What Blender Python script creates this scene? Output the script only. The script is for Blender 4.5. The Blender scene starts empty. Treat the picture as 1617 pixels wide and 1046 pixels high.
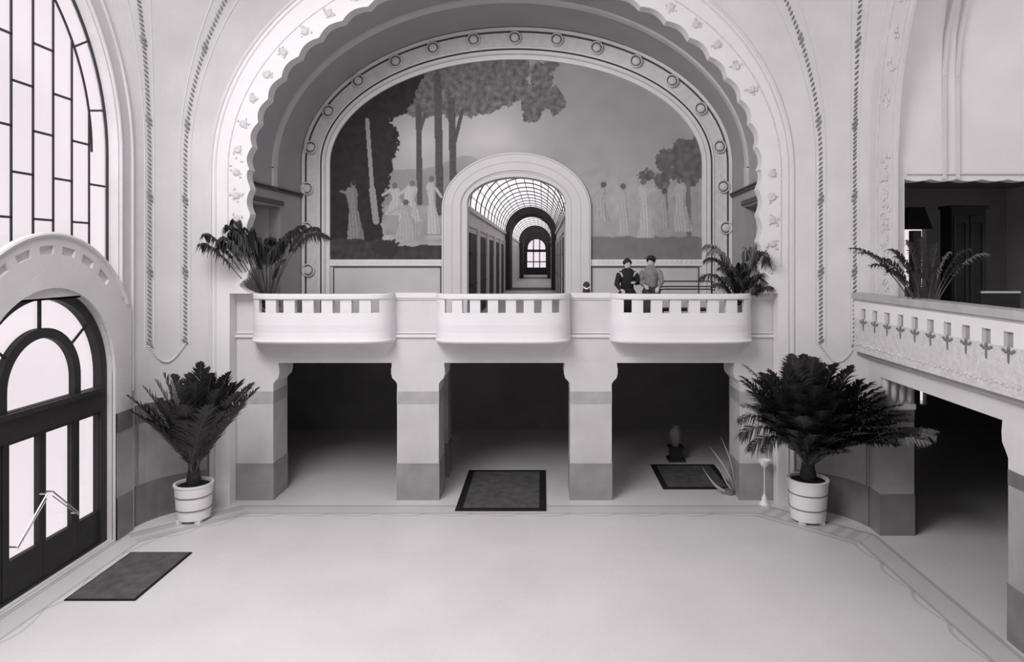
import bpy, math, random
from mathutils import Vector, geometry
random.seed(7)
PI = math.pi
sc = bpy.context.scene
col = sc.collection

# ------------------------------------------------------------------ camera
H = 4.9
F = 1100.0
def P(px, py, Y):
    """world point at depth Y seen at photo pixel (survey helper)"""
    return Vector(((px-857)*Y/F, Y, H-(py-408)*Y/F))
def XX(px, Y): return (px-857)*Y/F
def ZZ(py, Y): return H-(py-408)*Y/F

cam_d = bpy.data.cameras.new('camera'); cam = bpy.data.objects.new('camera', cam_d); col.objects.link(cam)
cam.location = (0, 0, H); cam.rotation_euler = (PI/2, 0, 0)
cam_d.sensor_fit = 'HORIZONTAL'; cam_d.sensor_width = 36; cam_d.lens = 36*F/1617
cam_d.shift_x = -(857-808.5)/1617; cam_d.shift_y = -(523-408)/1617
cam_d.clip_end = 300
sc.camera = cam
sc.view_settings.view_transform = 'Standard'; sc.view_settings.look = 'None'
sc.view_settings.gamma = 1; sc.view_settings.use_curve_mapping = False
sc.view_settings.exposure = 0.0

# ------------------------------------------------------------------ materials
def lin(v):
    v /= 255.0
    return v/12.92 if v <= .04045 else ((v+.055)/1.055)**2.4
TINT = (1.0, .968, .985)
def tint(g): return (min(1, g*TINT[0]), g*TINT[1], g*TINT[2], 1)
def mat(name, g, rough=.8, var=.08, scale=3.0, bump=0.0, bscale=40, metal=0, spec=.3, detail=5):
    """g: sRGB grey level of the stuff itself"""
    m = bpy.data.materials.new(name); m.use_nodes = True
    n = m.node_tree.nodes; l = m.node_tree.links
    b = n['Principled BSDF']; b.inputs['Roughness'].default_value = rough
    b.inputs['Metallic'].default_value = metal
    b.inputs['Specular IOR Level'].default_value = spec
    c = lin(g)
    tc = n.new('ShaderNodeTexCoord')
    nz = n.new('ShaderNodeTexNoise'); nz.inputs['Scale'].default_value = scale; nz.inputs['Detail'].default_value = detail
    l.new(tc.outputs['Object'], nz.inputs['Vector'])
    r = n.new('ShaderNodeValToRGB')
    r.color_ramp.elements[0].position = .3; r.color_ramp.elements[1].position = .7
    r.color_ramp.elements[0].color = tint(c*(1-var)); r.color_ramp.elements[1].color = tint(min(.95, c*(1+var)))
    l.new(nz.outputs['Fac'], r.inputs['Fac']); l.new(r.outputs['Color'], b.inputs['Base Color'])
    if bump:
        n2 = n.new('ShaderNodeTexNoise'); n2.inputs['Scale'].default_value = bscale; n2.inputs['Detail'].default_value = 3
        l.new(tc.outputs['Object'], n2.inputs['Vector'])
        bp = n.new('ShaderNodeBump'); bp.inputs['Strength'].default_value = bump; bp.inputs['Distance'].default_value = .02
        l.new(n2.outputs['Fac'], bp.inputs['Height']); l.new(bp.outputs['Normal'], b.inputs['Normal'])
    return m

PLASTER = mat('plaster', 208, .85, .06, 1.2, .2, 30)
WHITE = mat('white_stucco', 224, .8, .03, 1.5, .1, 30)
ORN = mat('carved_stucco', 205, .85, .10, 9, .9, 26)
VAULT = mat('vault_plaster_shaded', 170, .85, .05, 1.5, .1, 30)  # shade of the back gallery put into the vault grey
VAULT_R = mat('vault_plaster_lit', 222, .85, .04, 1.5, .1, 30)  # paler copy, light on the right gallery end put into the colour
RIBM = mat('rib_plaster', 205, .85, .05, 2)
RING = mat('frame_stucco', 222, .8, .07, 8, .4, 40)
RINGL = mat('frame_moulding', 236, .8, .03, 4)
GROOVE = mat('groove_dark', 92, .8, .05, 4)  # dark grey for recessed strips and thin outlines
MAR_B = mat('marble_base', 148, .35, .16, 2.2, 0, spec=.4)
MAR_L = mat('marble_light', 196, .35, .08, 1.8, 0, spec=.4)
MAR_T = mat('marble_band', 172, .35, .10, 4, 0, spec=.4)
MARD_L = mat('marble_dado_shaded', 160, .3, .16, 1.6, 0, spec=.4)  # dado copies of the arcade marble, wall shade put into the greys
MARD_B = mat('marble_base_shaded', 118, .3, .18, 2.0, 0, spec=.4)
MARD_T = mat('marble_band_shaded', 112, .3, .18, 3.0, 0, spec=.4)
DARK = mat('shade_dark_wall', 128, .9, .1, 1)  # shade of the deep aisle put into wall and ceiling greys
DARKC = mat('shade_dark_ceiling', 110, .9, .1, 1)
FRAME = mat('dark_joinery', 42, .6, .15, 6, .2, 60)
BAR = mat('glazing_bar', 84, .7, .1, 6)
IRON = mat('dark_iron', 50, .5, .1, 6)
RUG = mat('rug_weave', 92, .95, .25, 5, .5, 120, spec=.05)
RUGD = mat('rug_border', 42, .95, .2, 8, .5, 120, spec=.05)
POT = mat('white_wood_tub', 232, .6, .03, 5)
HOOP = mat('hoop_grey', 120, .5, .1, 5)
SOIL = mat('soil', 38, 1, .3, 20, .8, 30, spec=.05)
LEAF = mat('palm_leaf', 52, .5, .3, 2.5, 0, spec=.35)
LEAFP = mat('palm_leaf_pale', 122, .45, .25, 2.5, 0, spec=.5)
LEAFW = mat('palm_leaf_silvery', 190, .45, .15, 2.5, 0, spec=.5)
STALK = mat('palm_stalk', 84, .6, .2, 5)
FIBRE = mat('palm_trunk_fibre', 48, .9, .3, 14, .8, 30)
ENAMEL = mat('white_enamel', 238, .3, .02, 3, spec=.5)
SKIN = mat('skin', 190, .6, .05, 8)
HAIR = mat('hair', 36, .6, .2, 20)
CLOTHD = mat('black_cloth', 38, .9, .15, 12)
CLOTHG = mat('grey_cloth', 128, .9, .2, 12)
CLOTHM = mat('dark_grey_cloth', 66, .9, .2, 12)
CORRW = mat('corridor_wall', 205, .85, .08, 2)
CORRD = mat('corridor_panel', 52, .7, .2, 3)
CORRF = mat('corridor_floor', 170, .5, .1, 2)
CHROME = mat('handle_brass', 190, .25, .05, 5, metal=.8)

def glass(name, strength_mix=.08, trans=.9):
    m = bpy.data.materials.new(name); m.use_nodes = True
    n = m.node_tree.nodes; l = m.node_tree.links; n.clear()
    o = n.new('ShaderNodeOutputMaterial'); mx = n.new('ShaderNodeMixShader'); mx.inputs[0].default_value = strength_mix
    t = n.new('ShaderNodeBsdfTransparent'); t.inputs['Color'].default_value = (trans, trans*.965, trans*.985, 1)
    g = n.new('ShaderNodeBsdfGlossy'); g.inputs['Roughness'].default_value = .15; g.inputs['Color'].default_value = (.8, .8, .8, 1)
    l.new(t.outputs[0], mx.inputs[1]); l.new(g.outputs[0], mx.inputs[2]); l.new(mx.outputs[0], o.inputs[0])
    return m
GLASS = glass('pale_glass')

# ------------------------------------------------------------------ mesh builder
class MB:
    def __init__(s): s.v = []; s.f = []; s.mi = []
    def add(s, vs, fs, mi=0):
        o = len(s.v); s.v += [tuple(v) for v in vs]
        for f in fs: s.f.append([i+o for i in f]); s.mi.append(mi)
        return s
    def box(s, x0, x1, y0, y1, z0, z1, mi=0):
        vs = [(x, y, z) for x in (x0, x1) for y in (y0, y1) for z in (z0, z1)]
        return s.add(vs, [(0,1,3,2),(4,6,7,5),(0,4,5,1),(2,3,7,6),(0,2,6,4),(1,5,7,3)], mi)
    def tube(s, pts, r, n=8, mi=0, closed=False, caps=True):
        pts = [Vector(p) for p in pts]; rs = r if isinstance(r, (list, tuple)) else [r]*len(pts)
        vs = []; m = len(pts)
        up = None
        for i, p in enumerate(pts):
            if closed: t = pts[(i+1) % m]-pts[i-1]
            else: t = pts[min(i+1, m-1)]-pts[max(i-1, 0)]
            if t.length < 1e-9: t = Vector((0, 0, 1))
            t.normalize()
            if up is None:
                a = Vector((0, 0, 1)) if abs(t.z) < .9 else Vector((1, 0, 0)); up = (a-t*a.dot(t)).normalized()
            else:
                up = (up-t*up.dot(t))
                up = up.normalized() if up.length > 1e-6 else Vector((1, 0, 0))
            q = t.cross(up)
            for k in range(n):
                a = 2*PI*k/n; vs.append(p+(up*math.cos(a)+q*math.sin(a))*rs[i])
        fs = []
        for i in range(m if closed else m-1):
            j = (i+1) % m
            for k in range(n):
                fs.append((i*n+k, i*n+(k+1) % n, j*n+(k+1) % n, j*n+k))
        if caps and not closed:
            fs.append(tuple(range(n))[::-1]); fs.append(tuple((m-1)*n+k for k in range(n)))
        return s.add(vs, fs, mi)
    def lathe(s, prof, c=(0, 0, 0), n=32, mi=0, axis='z'):
        vs = []
        for r, z in prof:
            for k in range(n):
                a = 2*PI*k/n
                if axis == 'z': vs.append((c[0]+r*math.cos(a), c[1]+r*math.sin(a), c[2]+z))
                elif axis == 'y': vs.append((c[0]+r*math.cos(a), c[1]-z, c[2]+r*math.sin(a)))
        fs = []
        for i in range(len(prof)-1):
            for k in range(n):
                fs.append((i*n+k, i*n+(k+1) % n, (i+1)*n+(k+1) % n, (i+1)*n+k))
        if prof[0][0] > 1e-5: fs.append(tuple(range(n))[::-1])
        if prof[-1][0] > 1e-5: fs.append(tuple((len(prof)-1)*n+k for k in range(n)))
        return s.add(vs, fs, mi)
    def ball(s, c, rx, ry=None, rz=None, n=10, m=7, mi=0, rot=None):
        ry = ry or rx; rz = rz or rx; vs = []; fs = []
        for i in range(m+1):
            th = PI*i/m
            for k in range(n):
                a = 2*PI*k/n
                v = Vector((rx*math.sin(th)*math.cos(a), ry*math.sin(th)*math.sin(a), rz*math.cos(th)))
                if rot: v = rot @ v
                vs.append(Vector(c)+v)
        for i in range(m):
            for k in range(n):
                fs.append((i*n+k, (i+1)*n+k, (i+1)*n+(k+1) % n, i*n+(k+1) % n))
        return s.add(vs, fs, mi)
    def plate(s, outer, holes, fn, d0, d1, mi=0, miside=None):
        """prism with holes; fn(u,v,d)->world"""
        loops = [outer]+list(holes)
        tri = geometry.tessellate_polygon([[Vector((u, v, 0)) for u, v in L] for L in loops])
        flat = [p for L in loops for p in L]; N = len(flat)
        vs = [fn(u, v, d0) for u, v in flat]+[fn(u, v, d1) for u, v in flat]
        fs = [tuple(t) for t in tri]+[tuple(i+N for i in t[::-1]) for t in tri]
        s.add(vs, fs, mi)
        base = len(s.v)-2*N; o = 0
        for L in loops:
            n = len(L)
            for i in range(n):
                j = (i+1) % n
                s.f.append([base+o+i, base+o+j, base+N+o+j, base+N+o+i]); s.mi.append(mi if miside is None else miside)
            o += n
        return s
    def strip(s, rows, mi=0, closed=False):
        """grid surface through rows of points"""
        n = len(rows[0]); vs = [p for r in rows for p in r]; fs = []
        for i in range(len(rows)-1):
            for k in range(n if closed else n-1):
                fs.append((i*n+k, i*n+(k+1) % n, (i+1)*n+(k+1) % n, (i+1)*n+k))
        return s.add(vs, fs, mi)
    def build(s, name, mats, parent=None, smooth=False, fix=True):
        me = bpy.data.meshes.new(name)
        if parent is not None: o0 = Vector(parent['_o'])
        else:
            xs = [v[0] for v in s.v]; ys = [v[1] for v in s.v]; zs = [v[2] for v in s.v]
            o0 = Vector(((min(xs)+max(xs))/2, (min(ys)+max(ys))/2, min(zs)))
        me.from_pydata([(v[0]-o0[0], v[1]-o0[1], v[2]-o0[2]) for v in s.v], [], s.f)
        if not isinstance(mats, (list, tuple)): mats = [mats]
        for m in mats: me.materials.append(m)
        for p, i in zip(me.polygons, s.mi): p.material_index = i; p.use_smooth = smooth
        me.update()
        if fix:
            import bmesh
            bm = bmesh.new(); bm.from_mesh(me); bmesh.ops.recalc_face_normals(bm, faces=bm.faces); bm.to_mesh(me); bm.free()
        if smooth:
            try: me.set_sharp_from_angle(angle=math.radians(40))
            except Exception: pass
        o = bpy.data.objects.new(name, me); col.objects.link(o)
        if parent is not None:
            o.parent = parent; o['_o'] = tuple(o0)
        else:
            o.location = o0; o['_o'] = tuple(o0)
        return o

def empty(name, loc, label=None, cat=None, group=None, kind=None):
    o = bpy.data.objects.new(name, None); col.objects.link(o); o.location = loc; o['_o'] = tuple(loc)
    o.empty_display_size = .1
    return tag(o, label, cat, group, kind)
def tag(o, label=None, cat=None, group=None, kind=None):
    if label: o['label'] = label
    if cat: o['category'] = cat
    if group: o['group'] = group
    if kind: o['kind'] = kind
    return o
def struct(mb, name, mats, smooth=False, label=None, cat='wall'):
    return tag(mb.build(name, mats, None, smooth), label, cat, None, 'structure')

def arc(cx, cy, a, b, t0, t1, n):
    return [(cx+a*math.cos(t0+(t1-t0)*i/n), cy+b*math.sin(t0+(t1-t0)*i/n)) for i in range(n+1)]
fXZ = lambda u, v, d: (u, d, v)      # plate facing along y
fYZ = lambda u, v, d: (d, u, v)      # plate facing along x

# ================================================================== SETTING
YA = 13.8        # face of the great back arch
YB = 14.1        # face of the arcade
YM = 17.2        # mural wall
GZ = 3.3         # gallery floor level
SA = F/YA; SB = F/YB; SM = F/YM

# ---- floor material : pale terrazzo with mosaic border lines
def floor_mat():
    m = bpy.data.materials.new('terrazzo_floor'); m.use_nodes = True
    n = m.node_tree.nodes; l = m.node_tree.links; b = n['Principled BSDF']
    b.inputs['Roughness'].default_value = .45; b.inputs['Specular IOR Level'].default_value = .35
    tc = n.new('ShaderNodeTexCoord'); sp = n.new('ShaderNodeSeparateXYZ'); l.new(tc.outputs['Object'], sp.inputs[0])
    def M(op, a, b_=None, c=None):
        q = n.new('ShaderNodeMath'); q.operation = op
        for i, x in enumerate((a, b_, c)):
            if x is None: continue
            if isinstance(x, (int, float)): q.inputs[i].default_value = x
            else: l.new(x, q.inputs[i])
        return q.outputs[0]
    X, Y = sp.outputs['X'], sp.outputs['Y']
    def line(c, pos, w): return M('LESS_THAN', M('ABSOLUTE', M('SUBTRACT', c, pos)), w)
    def within(c, a, b_): return M('MULTIPLY', M('GREATER_THAN', c, a), M('LESS_THAN', c, b_))
    # distance outward from the centre of the hall, square with cut corners
    ax = M('ABSOLUTE', M('ADD', X, .75)); ay = M('ADD', M('ABSOLUTE', M('SUBTRACT', Y, 6.6)), -.55)
    dg = M('MULTIPLY', M('ADD', ax, ay), .5607)
    d = M('MAXIMUM', M('MAXIMUM', ax, ay), dg)
    l1 = line(d, 6.62, .035); l2 = line(d, 6.22, .025); band = within(d, 6.24, 6.6)
    sc1 = M('ABSOLUTE', M('SINE', M('MULTIPLY', M('ADD', X, M('MULTIPLY', Y, 1.0)), 3.4)))
    l3 = M('MULTIPLY', M('LESS_THAN', M('ABSOLUTE', M('SUBTRACT', d, M('SUBTRACT', 6.2, M('MULTIPLY', sc1, .11)))), .022), 1)
    cutm = M('GREATER_THAN', dg, M('MAXIMUM', ax, ay))
    tot = M('ADD', M('ADD', M('MULTIPLY', l1, .30), M('MULTIPLY', l2, .28)), M('ADD', M('MULTIPLY', l3, .2), M('MULTIPLY', band, .10)))
    zig = M('LESS_THAN', M('FRACT', M('MULTIPLY', M('SUBTRACT', X, Y), 2.6)), .5)
    band2 = M('MULTIPLY', M('MULTIPLY', band, cutm), M('MULTIPLY', zig, .16))
    tot = M('ADD', tot, band2)
    nz = n.new('ShaderNodeTexNoise'); nz.inputs['Scale'].default_value = .8; nz.inputs['Detail'].default_value = 6
    l.new(tc.outputs['Object'], nz.inputs['Vector'])
    vz = n.new('ShaderNodeTexVoronoi'); vz.inputs['Scale'].default_value = 28
    l.new(tc.outputs['Object'], vz.inputs['Vector'])
    fac = M('ADD', M('MULTIPLY', M('SUBTRACT', nz.outputs['Fac'], .5), -.22), M('MULTIPLY', vz.outputs['Distance'], .05))
    k = M('SUBTRACT', 1.0, M('ADD', tot, fac)); k = M('MULTIPLY', k, lin(216))
    cb = n.new('ShaderNodeCombineColor')
    for i in range(3): l.new(M('MULTIPLY', k, TINT[i]), cb.inputs[i])
    l.new(cb.outputs[0], b.inputs['Base Color'])
    return m
FLOOR = floor_mat()
mb = MB(); mb.box(-7.68, 16.0, -4.0, 24.0, -.2, 0)
fl = struct(mb, 'floor', FLOOR, label='pale terrazzo hall floor with thin mosaic border lines', cat='floor')
fl.data.transform(__import__('mathutils').Matrix.Translation(Vector(fl['_o'])-Vector((0, 0, 0)))); fl.location = (0, 0, 0)

# ---- left wall with the big arched window opening
XL = -7.45
WC, WZ, WR = 8.5, 6.7, 3.73
LR = 4.22
mb = MB()
outer = [(WC-LR, 0), (WC+LR, 0), (WC+LR, WZ)]+arc(WC, WZ, LR, LR, 0, PI, 48)[1:]
win = [(WC-WR, 4.3), (WC+WR, 4.3)]+arc(WC, WZ, WR, WR, 0, PI, 48)
DY, DZ, DR = 10.545, 2.93, 1.52
door_hole = [(DY-DR, .02), (DY+DR, .02)]+arc(DY, DZ, DR, DR, 0, PI, 32)
mb.plate(outer, [win, door_hole], fYZ, XL, XL-.24)
mb.box(XL-.3, XL, -4, WC-LR, 0, 12)
struct(mb, 'wall_left', PLASTER, label='pale plaster left wall pierced by the tall arched window')
# archivolt mouldings round the window
mb = MB()
for r, w in ((WR+.06, .035), (WR+.40, .03)):
    pts = [(XL+.01, WC+r, 2.5)]+[(XL+.01, y, z) for y, z in arc(WC, WZ, r, r, 0, PI, 60)]+[(XL+.01, WC-r, 4.5)]
    mb.tube(pts, w, 8)
struct(mb, 'trim_1', PLASTER, True, 'thin roll mouldings following the tall arched window', 'moulding')

# ---- window_1
XG = -7.64
w1 = empty('window_1', (XG, WC, 4.3), 'tall arched window with brick-pattern dark glazing bars', 'window', kind='structure')
mb = MB(); mb.plate(win, [], fYZ, XG-.01, XG-.02); mb.build('pane', GLASS, w1)
mb = MB()
ir = WR-.43
ins = [(WC-WR+.035, 4.32), (WC+WR-.035, 4.32)]+arc(WC, WZ, WR-.035, WR-.035, 0, PI, 48)
mb.plate(win, [ins], fYZ, XG+.02, XG-.01)
ks = range(0, 18)
for k in range(1, 17):
    y = WC+WR-.07-.43*k
    dy = y-WC
    zt = WZ+math.sqrt(max(0, ir*ir-dy*dy)) if abs(dy) < ir else WZ
    mb.box(XG-.008, XG+.010, y-.017, y+.017, 4.3, zt)
arcp = [(XG, y, z) for y, z in arc(WC, WZ, ir, ir, 0, PI, 60)]
mb.tube(arcp, .02, 6)
for k in range(0, 17):
    y1 = WC+WR-.07-.43*k; y0 = y1-.43
    ym = (y0+y1)/2
    zo = (6.15 if k % 2 == 0 else 5.49)-1.32
    for q in range(-1, 5):
        z = zo+1.32*q
        if z < 4.35: continue
        dy = max(abs(y0-WC), abs(y1-WC))
        lim = WZ+(math.sqrt(max(0, ir*ir-dy*dy)) if dy < ir else 0)
        if z < lim: mb.box(XG-.008, XG+.010, y0, y1, z-.017, z+.017)
for a in (12, 30, 47, 64, 82, 98, 116, 133, 150, 168):
    a = math.radians(a)
    mb.tube([(XG, WC+ir*math.cos(a), WZ+ir*math.sin(a)), (XG, WC+WR*math.cos(a), WZ+WR*math.sin(a))], .018, 6)
mb.build('window_frame', IRON, w1)

# ---- door surround (arched hood) and door_1
XS = -7.40
HR = 2.18
HB = 2.36
mb = MB()
sur = [(DY-2.02, 0), (DY+2.0, 0), (DY+2.0, 4.05), (DY+1.72, 4.18)]
sur += [(y, z) for y, z in arc(DY, DZ, HR, HB, math.radians(36), math.radians(144), 36)]+[(DY-1.74, 4.18), (DY-2.02, 4.05)]
dash = []
for a in range(48, 132, 14):
    a0 = math.radians(a); a1 = math.radians(a+8.5)
    if True:
        L = [(DY+r*math.cos(t), DZ+r*1.07*math.sin(t)) for r, ts in ((2.02, (a0, (a0+a1)/2, a1)), (1.9, (a1, (a0+a1)/2, a0))) for t in ts]
        dash.append(L)
dh = [(DY-DR, .02), (DY+DR, .02)]+arc(DY, DZ, DR, DR, 0, PI, 32)
mb.plate(sur, [dh]+dash, fYZ, XS, XS-.06)
mb.plate(sur, [dh], fYZ, XS-.06, XL+.0)
pts = [(XS, y, z) for y, z in arc(DY, DZ, HR-.03, HB-.03, math.radians(30), math.radians(150), 40)]
mb.tube(pts, .04, 8)
struct(mb, 'trim_2', PLASTER, False, 'pale arched stone hood surrounding the left door, with short slots', 'moulding')
# marble dado on the surround
def dado(mb, x0, x1, fn, dpt=.012, base=.73, top=2.2, band=1.87):
    """adds three material layers : base 0, light 1, band 2 on a surface fn(u,z,d)"""
    n = max(1, int(abs(x1-x0)/.15))
    for k, (z0, z1) in enumerate(((0.0, base), (base, band), (band, top))):
        rows = []
        for i in range(n+1):
            u = x0+(x1-x0)*i/n
            dd = dpt+(.012 if k == 0 else (.008 if k == 2 else 0))
            rows.append([fn(u, z0, dd), fn(u, z1, dd), fn(u, z1, 0), fn(u, z0, 0)])
        mb.strip(rows, k, closed=True)
mb = MB()
dado(mb, DY+DR+.01, DY+2.0, lambda u, z, d: (XS+d, u, z))
dado(mb, DY-2.02, DY-DR-.01, lambda u, z, d: (XS+d, u, z))
struct(mb, 'trim_3', [MARD_B, MARD_L, MARD_T], False, 'grey marble dado beside the left door', 'dado')

XD = -7.62
d1 = empty('door_1', (XD, DY, 0), 'tall dark glazed entrance doors under a semicircular fanlight', 'door', kind='structure')
mb = MB(); mb.plate([(DY-DR+.02, .3), (DY+DR-.02, .3)]+arc(DY, DZ, DR-.02, DR-.02, 0, PI, 32), [], fYZ, XD-.02, XD-.03); mb.build('pane', GLASS, d1)
mb = MB()
ro, ri = DR-.015, DR-.17
mb.plate([(DY-ro, 0), (DY+ro, 0)]+arc(DY, DZ, ro, ro, 0, PI, 40), [[(DY-ri, .05), (DY+ri, .05)]+arc(DY, DZ, ri, ri, 0, PI, 40)], fYZ, XD+.08, XD-.06)
mb.build('door_frame', FRAME, d1)
mb = MB(); mb.box(XD-.05, XD+.10, DY-ri-.01, DY+ri+.01, 2.29, 2.68); mb.box(XD-.05, XD+.14, DY-ri-.01, DY+ri+.01, 2.62, 2.70); mb.build('transom', FRAME, d1)
mb = MB(); mb.plate([(DY-.86, 2.7), (DY+.86, 2.7)]+arc(DY, 2.98, .86, .86, 0, PI, 32), [[(DY-.71, 2.71), (DY+.71, 2.71)]+arc(DY, 2.98, .71, .71, 0, PI, 32)], fYZ, XD+.06, XD-.04)
for a in (90, 38, 142):
    a = math.radians(a); w = .022 if a != PI/2 else .03
    mb.tube([(XD, DY+.84*math.cos(a), 2.96+.84*math.sin(a)), (XD, DY+1.36*math.cos(a), 2.94+1.36*math.sin(a))], w, 6)
mb.build('fanlight_bars', FRAME, d1)
for sgn in (-1, 1):
    lf = MB(); a, b = sorted((DY+sgn*.004, DY+sgn*.78))
    lf.plate([(a, .03), (b, .03), (b, 2.29), (a, 2.29)], [[(a+(.07 if sgn > 0 else .12), .59), (b-(.12 if sgn > 0 else .07), .59), (b-(.12 if sgn > 0 else .07), 2.24), (a+(.07 if sgn > 0 else .12), 2.24)]], fYZ, XD+.05, XD-.03)
    leaf = lf.build('door_leaf', FRAME, d1)
    hb = MB()
    y0 = DY+sgn*.06; y1 = DY+sgn*.66
    hb.tube([(XD+.16, y0, 1.35), (XD+.16, y1, .80)], .012, 8); hb.tube([(XD+.16, y0, 1.28), (XD+.16, y1, .76)], .008, 8)
    hb.tube([(XD+.04, y0, 1.35), (XD+.16, y0, 1.35)], .014, 8); hb.tube([(XD+.04, y1, .80), (XD+.16, y1, .80)], .014, 8)
    hb.build('door_handle', CHROME, leaf)
for a, b in ((DY-ri-.02, DY-.80), (DY+.80, DY+ri+.02)):
    lf = MB(); lf.plate([(a, .03), (b, .03), (b, 2.29), (a, 2.29)], [[(a+.05, .59), (b-.03, .59), (b-.03, 2.24), (a+.05, 2.24)]], fYZ, XD+.04, XD-.03)
    lf.build('side_panel', FRAME, d1)

# ---- corner (pendentive) walls
BCX, BA, BB_, BZ = XX(792.5, YA), 460/SA, 385/SA, ZZ(270, YA)
def Lc(t, side):   # curve on side wall, t 0..1 (arch angle) ; t<0 below springing
    if side < 0:
        if t <= 0: return Vector((XL, WC+LR, WZ*(1+t)))
        a = t*PI/2; return Vector((XL, WC+LR*math.cos(a), WZ+LR*math.sin(a)))
    else:
        if t <= 0: return Vector((5.96, 12.72, WZ*(1+t)))
        a = t*PI/2; return Vector((5.96, 8.0+4.72*math.cos(a), WZ+5.2*math.sin(a)))
def Bc(t, side):
    if t <= 0: return Vector((BCX+side*BA, YA, BZ*(1+t)))
    a = t*PI/2; return Vector((BCX+side*BA*math.cos(a), YA, BZ+BB_*math.sin(a)))
def corner_pt(t, s, side, off=0):
    a = Lc(t, side); b = Bc(t, side)
    w = 1.0 if t <= 0 else max(0, math.cos(t*PI/2))**1.2
    c = (a+b)/2+Vector((side*.30, .22, 0))*w + Vector((side*.25, .25, .35))*(1-w)*.6
    p = a*(1-s)**2+c*2*s*(1-s)+b*s**2
    if off:
        q = Vector((-side*.75, -.66, 0)); p = p+q*off
    return p
ts = [-1+i/14 for i in range(14)]+[i/28 for i in range(29)]
for side, nm, lb in ((-1, 'wall_back_left', 'curved pale corner wall between left door wall and back arch'), (1, 'wall_back_right', 'curved pale corner wall behind the large right palm')):
    mb = MB()
    mb.strip([[corner_pt(t, s/10, side) for s in range(11)] for t in ts])
    mb.strip([[corner_pt(t, s/10, side, -.15) for s in range(11)] for t in ts])
    struct(mb, nm, PLASTER, True, lb)
    mb = MB(); dado(mb, 0.0, 1.0, lambda u, z, d: corner_pt(z/WZ-1, u, side, d+.004))
    struct(mb, 'trim_4' if side < 0 else 'trim_5', [MARD_B, MARD_L, MARD_T] if side < 0 else [MARD_B, MARD_L, MARD_T], False, 'grey marble dado in the %s corner' % ('left' if side < 0 else 'right'), 'dado')
for side, idx_ in ((-1, 22), (1, 23)):
    mb = MB()
    for s_ in (.03, .97):
        mb.tube([corner_pt(z/WZ-1, s_, side, .02) for z in (0.01, .7, 1.4, 2.19)], .018, 6)
    struct(mb, 'trim_%d' % idx_, MARD_B, True, 'thin dark upright joints of the %s corner dado' % ('left' if side < 0 else 'right'), 'moulding')
# rope mouldings
def rope(side, s0, s1, idx, lab):
    mb = MB(); pts = []
    N = 460
    for i in range(N):
        t = -.52+1.42*i/N
        s = s0+(s1-s0)*max(0, t)
        p = corner_pt(t, s, side, .012); p2 = corner_pt(t+.003, s, side, .012)
        pts.append((p, p2, t))
    # walk at constant spacing
    acc = 0; last = pts[0][0]; k = 0
    from mathutils import Matrix
    for p, p2, t in pts:
        acc += (p-last).length; last = p
        if acc > .074:
            acc = 0; k += 1
            tg = (p2-p).normalized(); n = Vector((-side*.75, -.66, 0)); sd = tg.cross(n).normalized()
            big = (k % 17) in (0, 1)
            ax = (tg*.7+sd*.72*side).normalized(); bx = ax.cross(n).normalized()
            R = Matrix((ax, bx, n)).transposed()
            mb.ball(p, (.056 if not big else .09), .019 if not big else .032, .03, 6, 4, rot=R)
    mb2 = [corner_pt(t, s0+(s1-s0)*max(0, t), side, .0) for t in [-.52+1.42*i/60 for i in range(61)]]
    struct(mb, 'trim_%d' % idx, mat('rope_moulding_shaded', 138, .85, .1, 8), True, lab, 'moulding')  # shading of the twisted relief put into the grey
    mb = MB()
    for ds in (-.065, .065):
        mb.tube([corner_pt(-.52+1.42*i/80, s0+(s1-s0)*max(0, -.52+1.42*i/80)+ds, side, .0) for i in range(81)], .012, 6)
    struct(mb, 'trim_%d' % (idx+1), PLASTER, True, 'fine fillets either side of a twisted rope moulding', 'moulding')
rope(-1, .22, .17, 6, 'twisted rope moulding next to the tall arched window')
rope(-1, .70, .62, 8, 'twisted rope moulding left of the scalloped arch')
rope(1, .68, .62, 10, 'twisted rope moulding right of the scalloped arch')
rope(1, .22, .17, 12, 'twisted rope moulding beside the right gallery')
# swag under the ropes
for side in (-1, 1):
    mb = MB()
    for i in range(26):
        u = i/25; s = .22+.48*u; z = 3.25-.32*math.sin(PI*u)
        p = corner_pt(z/WZ-1, s, side, .01); mb.ball(p, .028, .028, .022, 6, 4)
    struct(mb, 'trim_%d' % (14 if side < 0 else 15), PLASTER, True, 'small bead swag on the %s corner wall' % ('left' if side < 0 else 'right'), 'moulding')

# ---- the great scalloped back arch
IC, IA, IB, IZ = XX(796.5, YA), 408/SA, 314/SA, ZZ(270, YA)
ZP = 4.2       # parapet top
def inner_loop():
    """right foot -> over the top -> left foot"""
    L = []
    # lower straight jamb with scroll lobes, right side going up
    def lobe(z):
        ph = (z-ZP)/.52
        return .075*abs(math.sin(PI*ph))
    R = []
    n = 40
    for i in range(n+1):
        z = ZP+(IZ-ZP)*i/n; R.append((IC+IA-.09+lobe(z)+(.16 if z < ZP+.3 else 0)*math.sin(PI*min(1, (z-ZP)/.3)), z))
    A = []
    m = 25
    for i in range(1, 400):
        t = PI*i/400
        e = -.08+.075*abs(math.sin(m*t))
        A.append((IC+(IA+e)*math.cos(t), IZ+(IB+e)*math.sin(t)))
    Lf = [(2*IC-x, z) for x, z in R[::-1]]
    return R+A+Lf
XPL, XPR = XX(362.5, YA), XX(1228.5, YA)
inner = inner_loop()
outer = [(BCX+BA, 0), (BCX+BA, BZ)]+arc(BCX, BZ, BA, BB_, 0, PI, 80)[1:]+[(BCX-BA, 0)]
poly = outer+[(XPL, 0), (XPL, ZP)]+inner[::-1]+[(XPR, ZP), (XPR, 0)]
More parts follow.
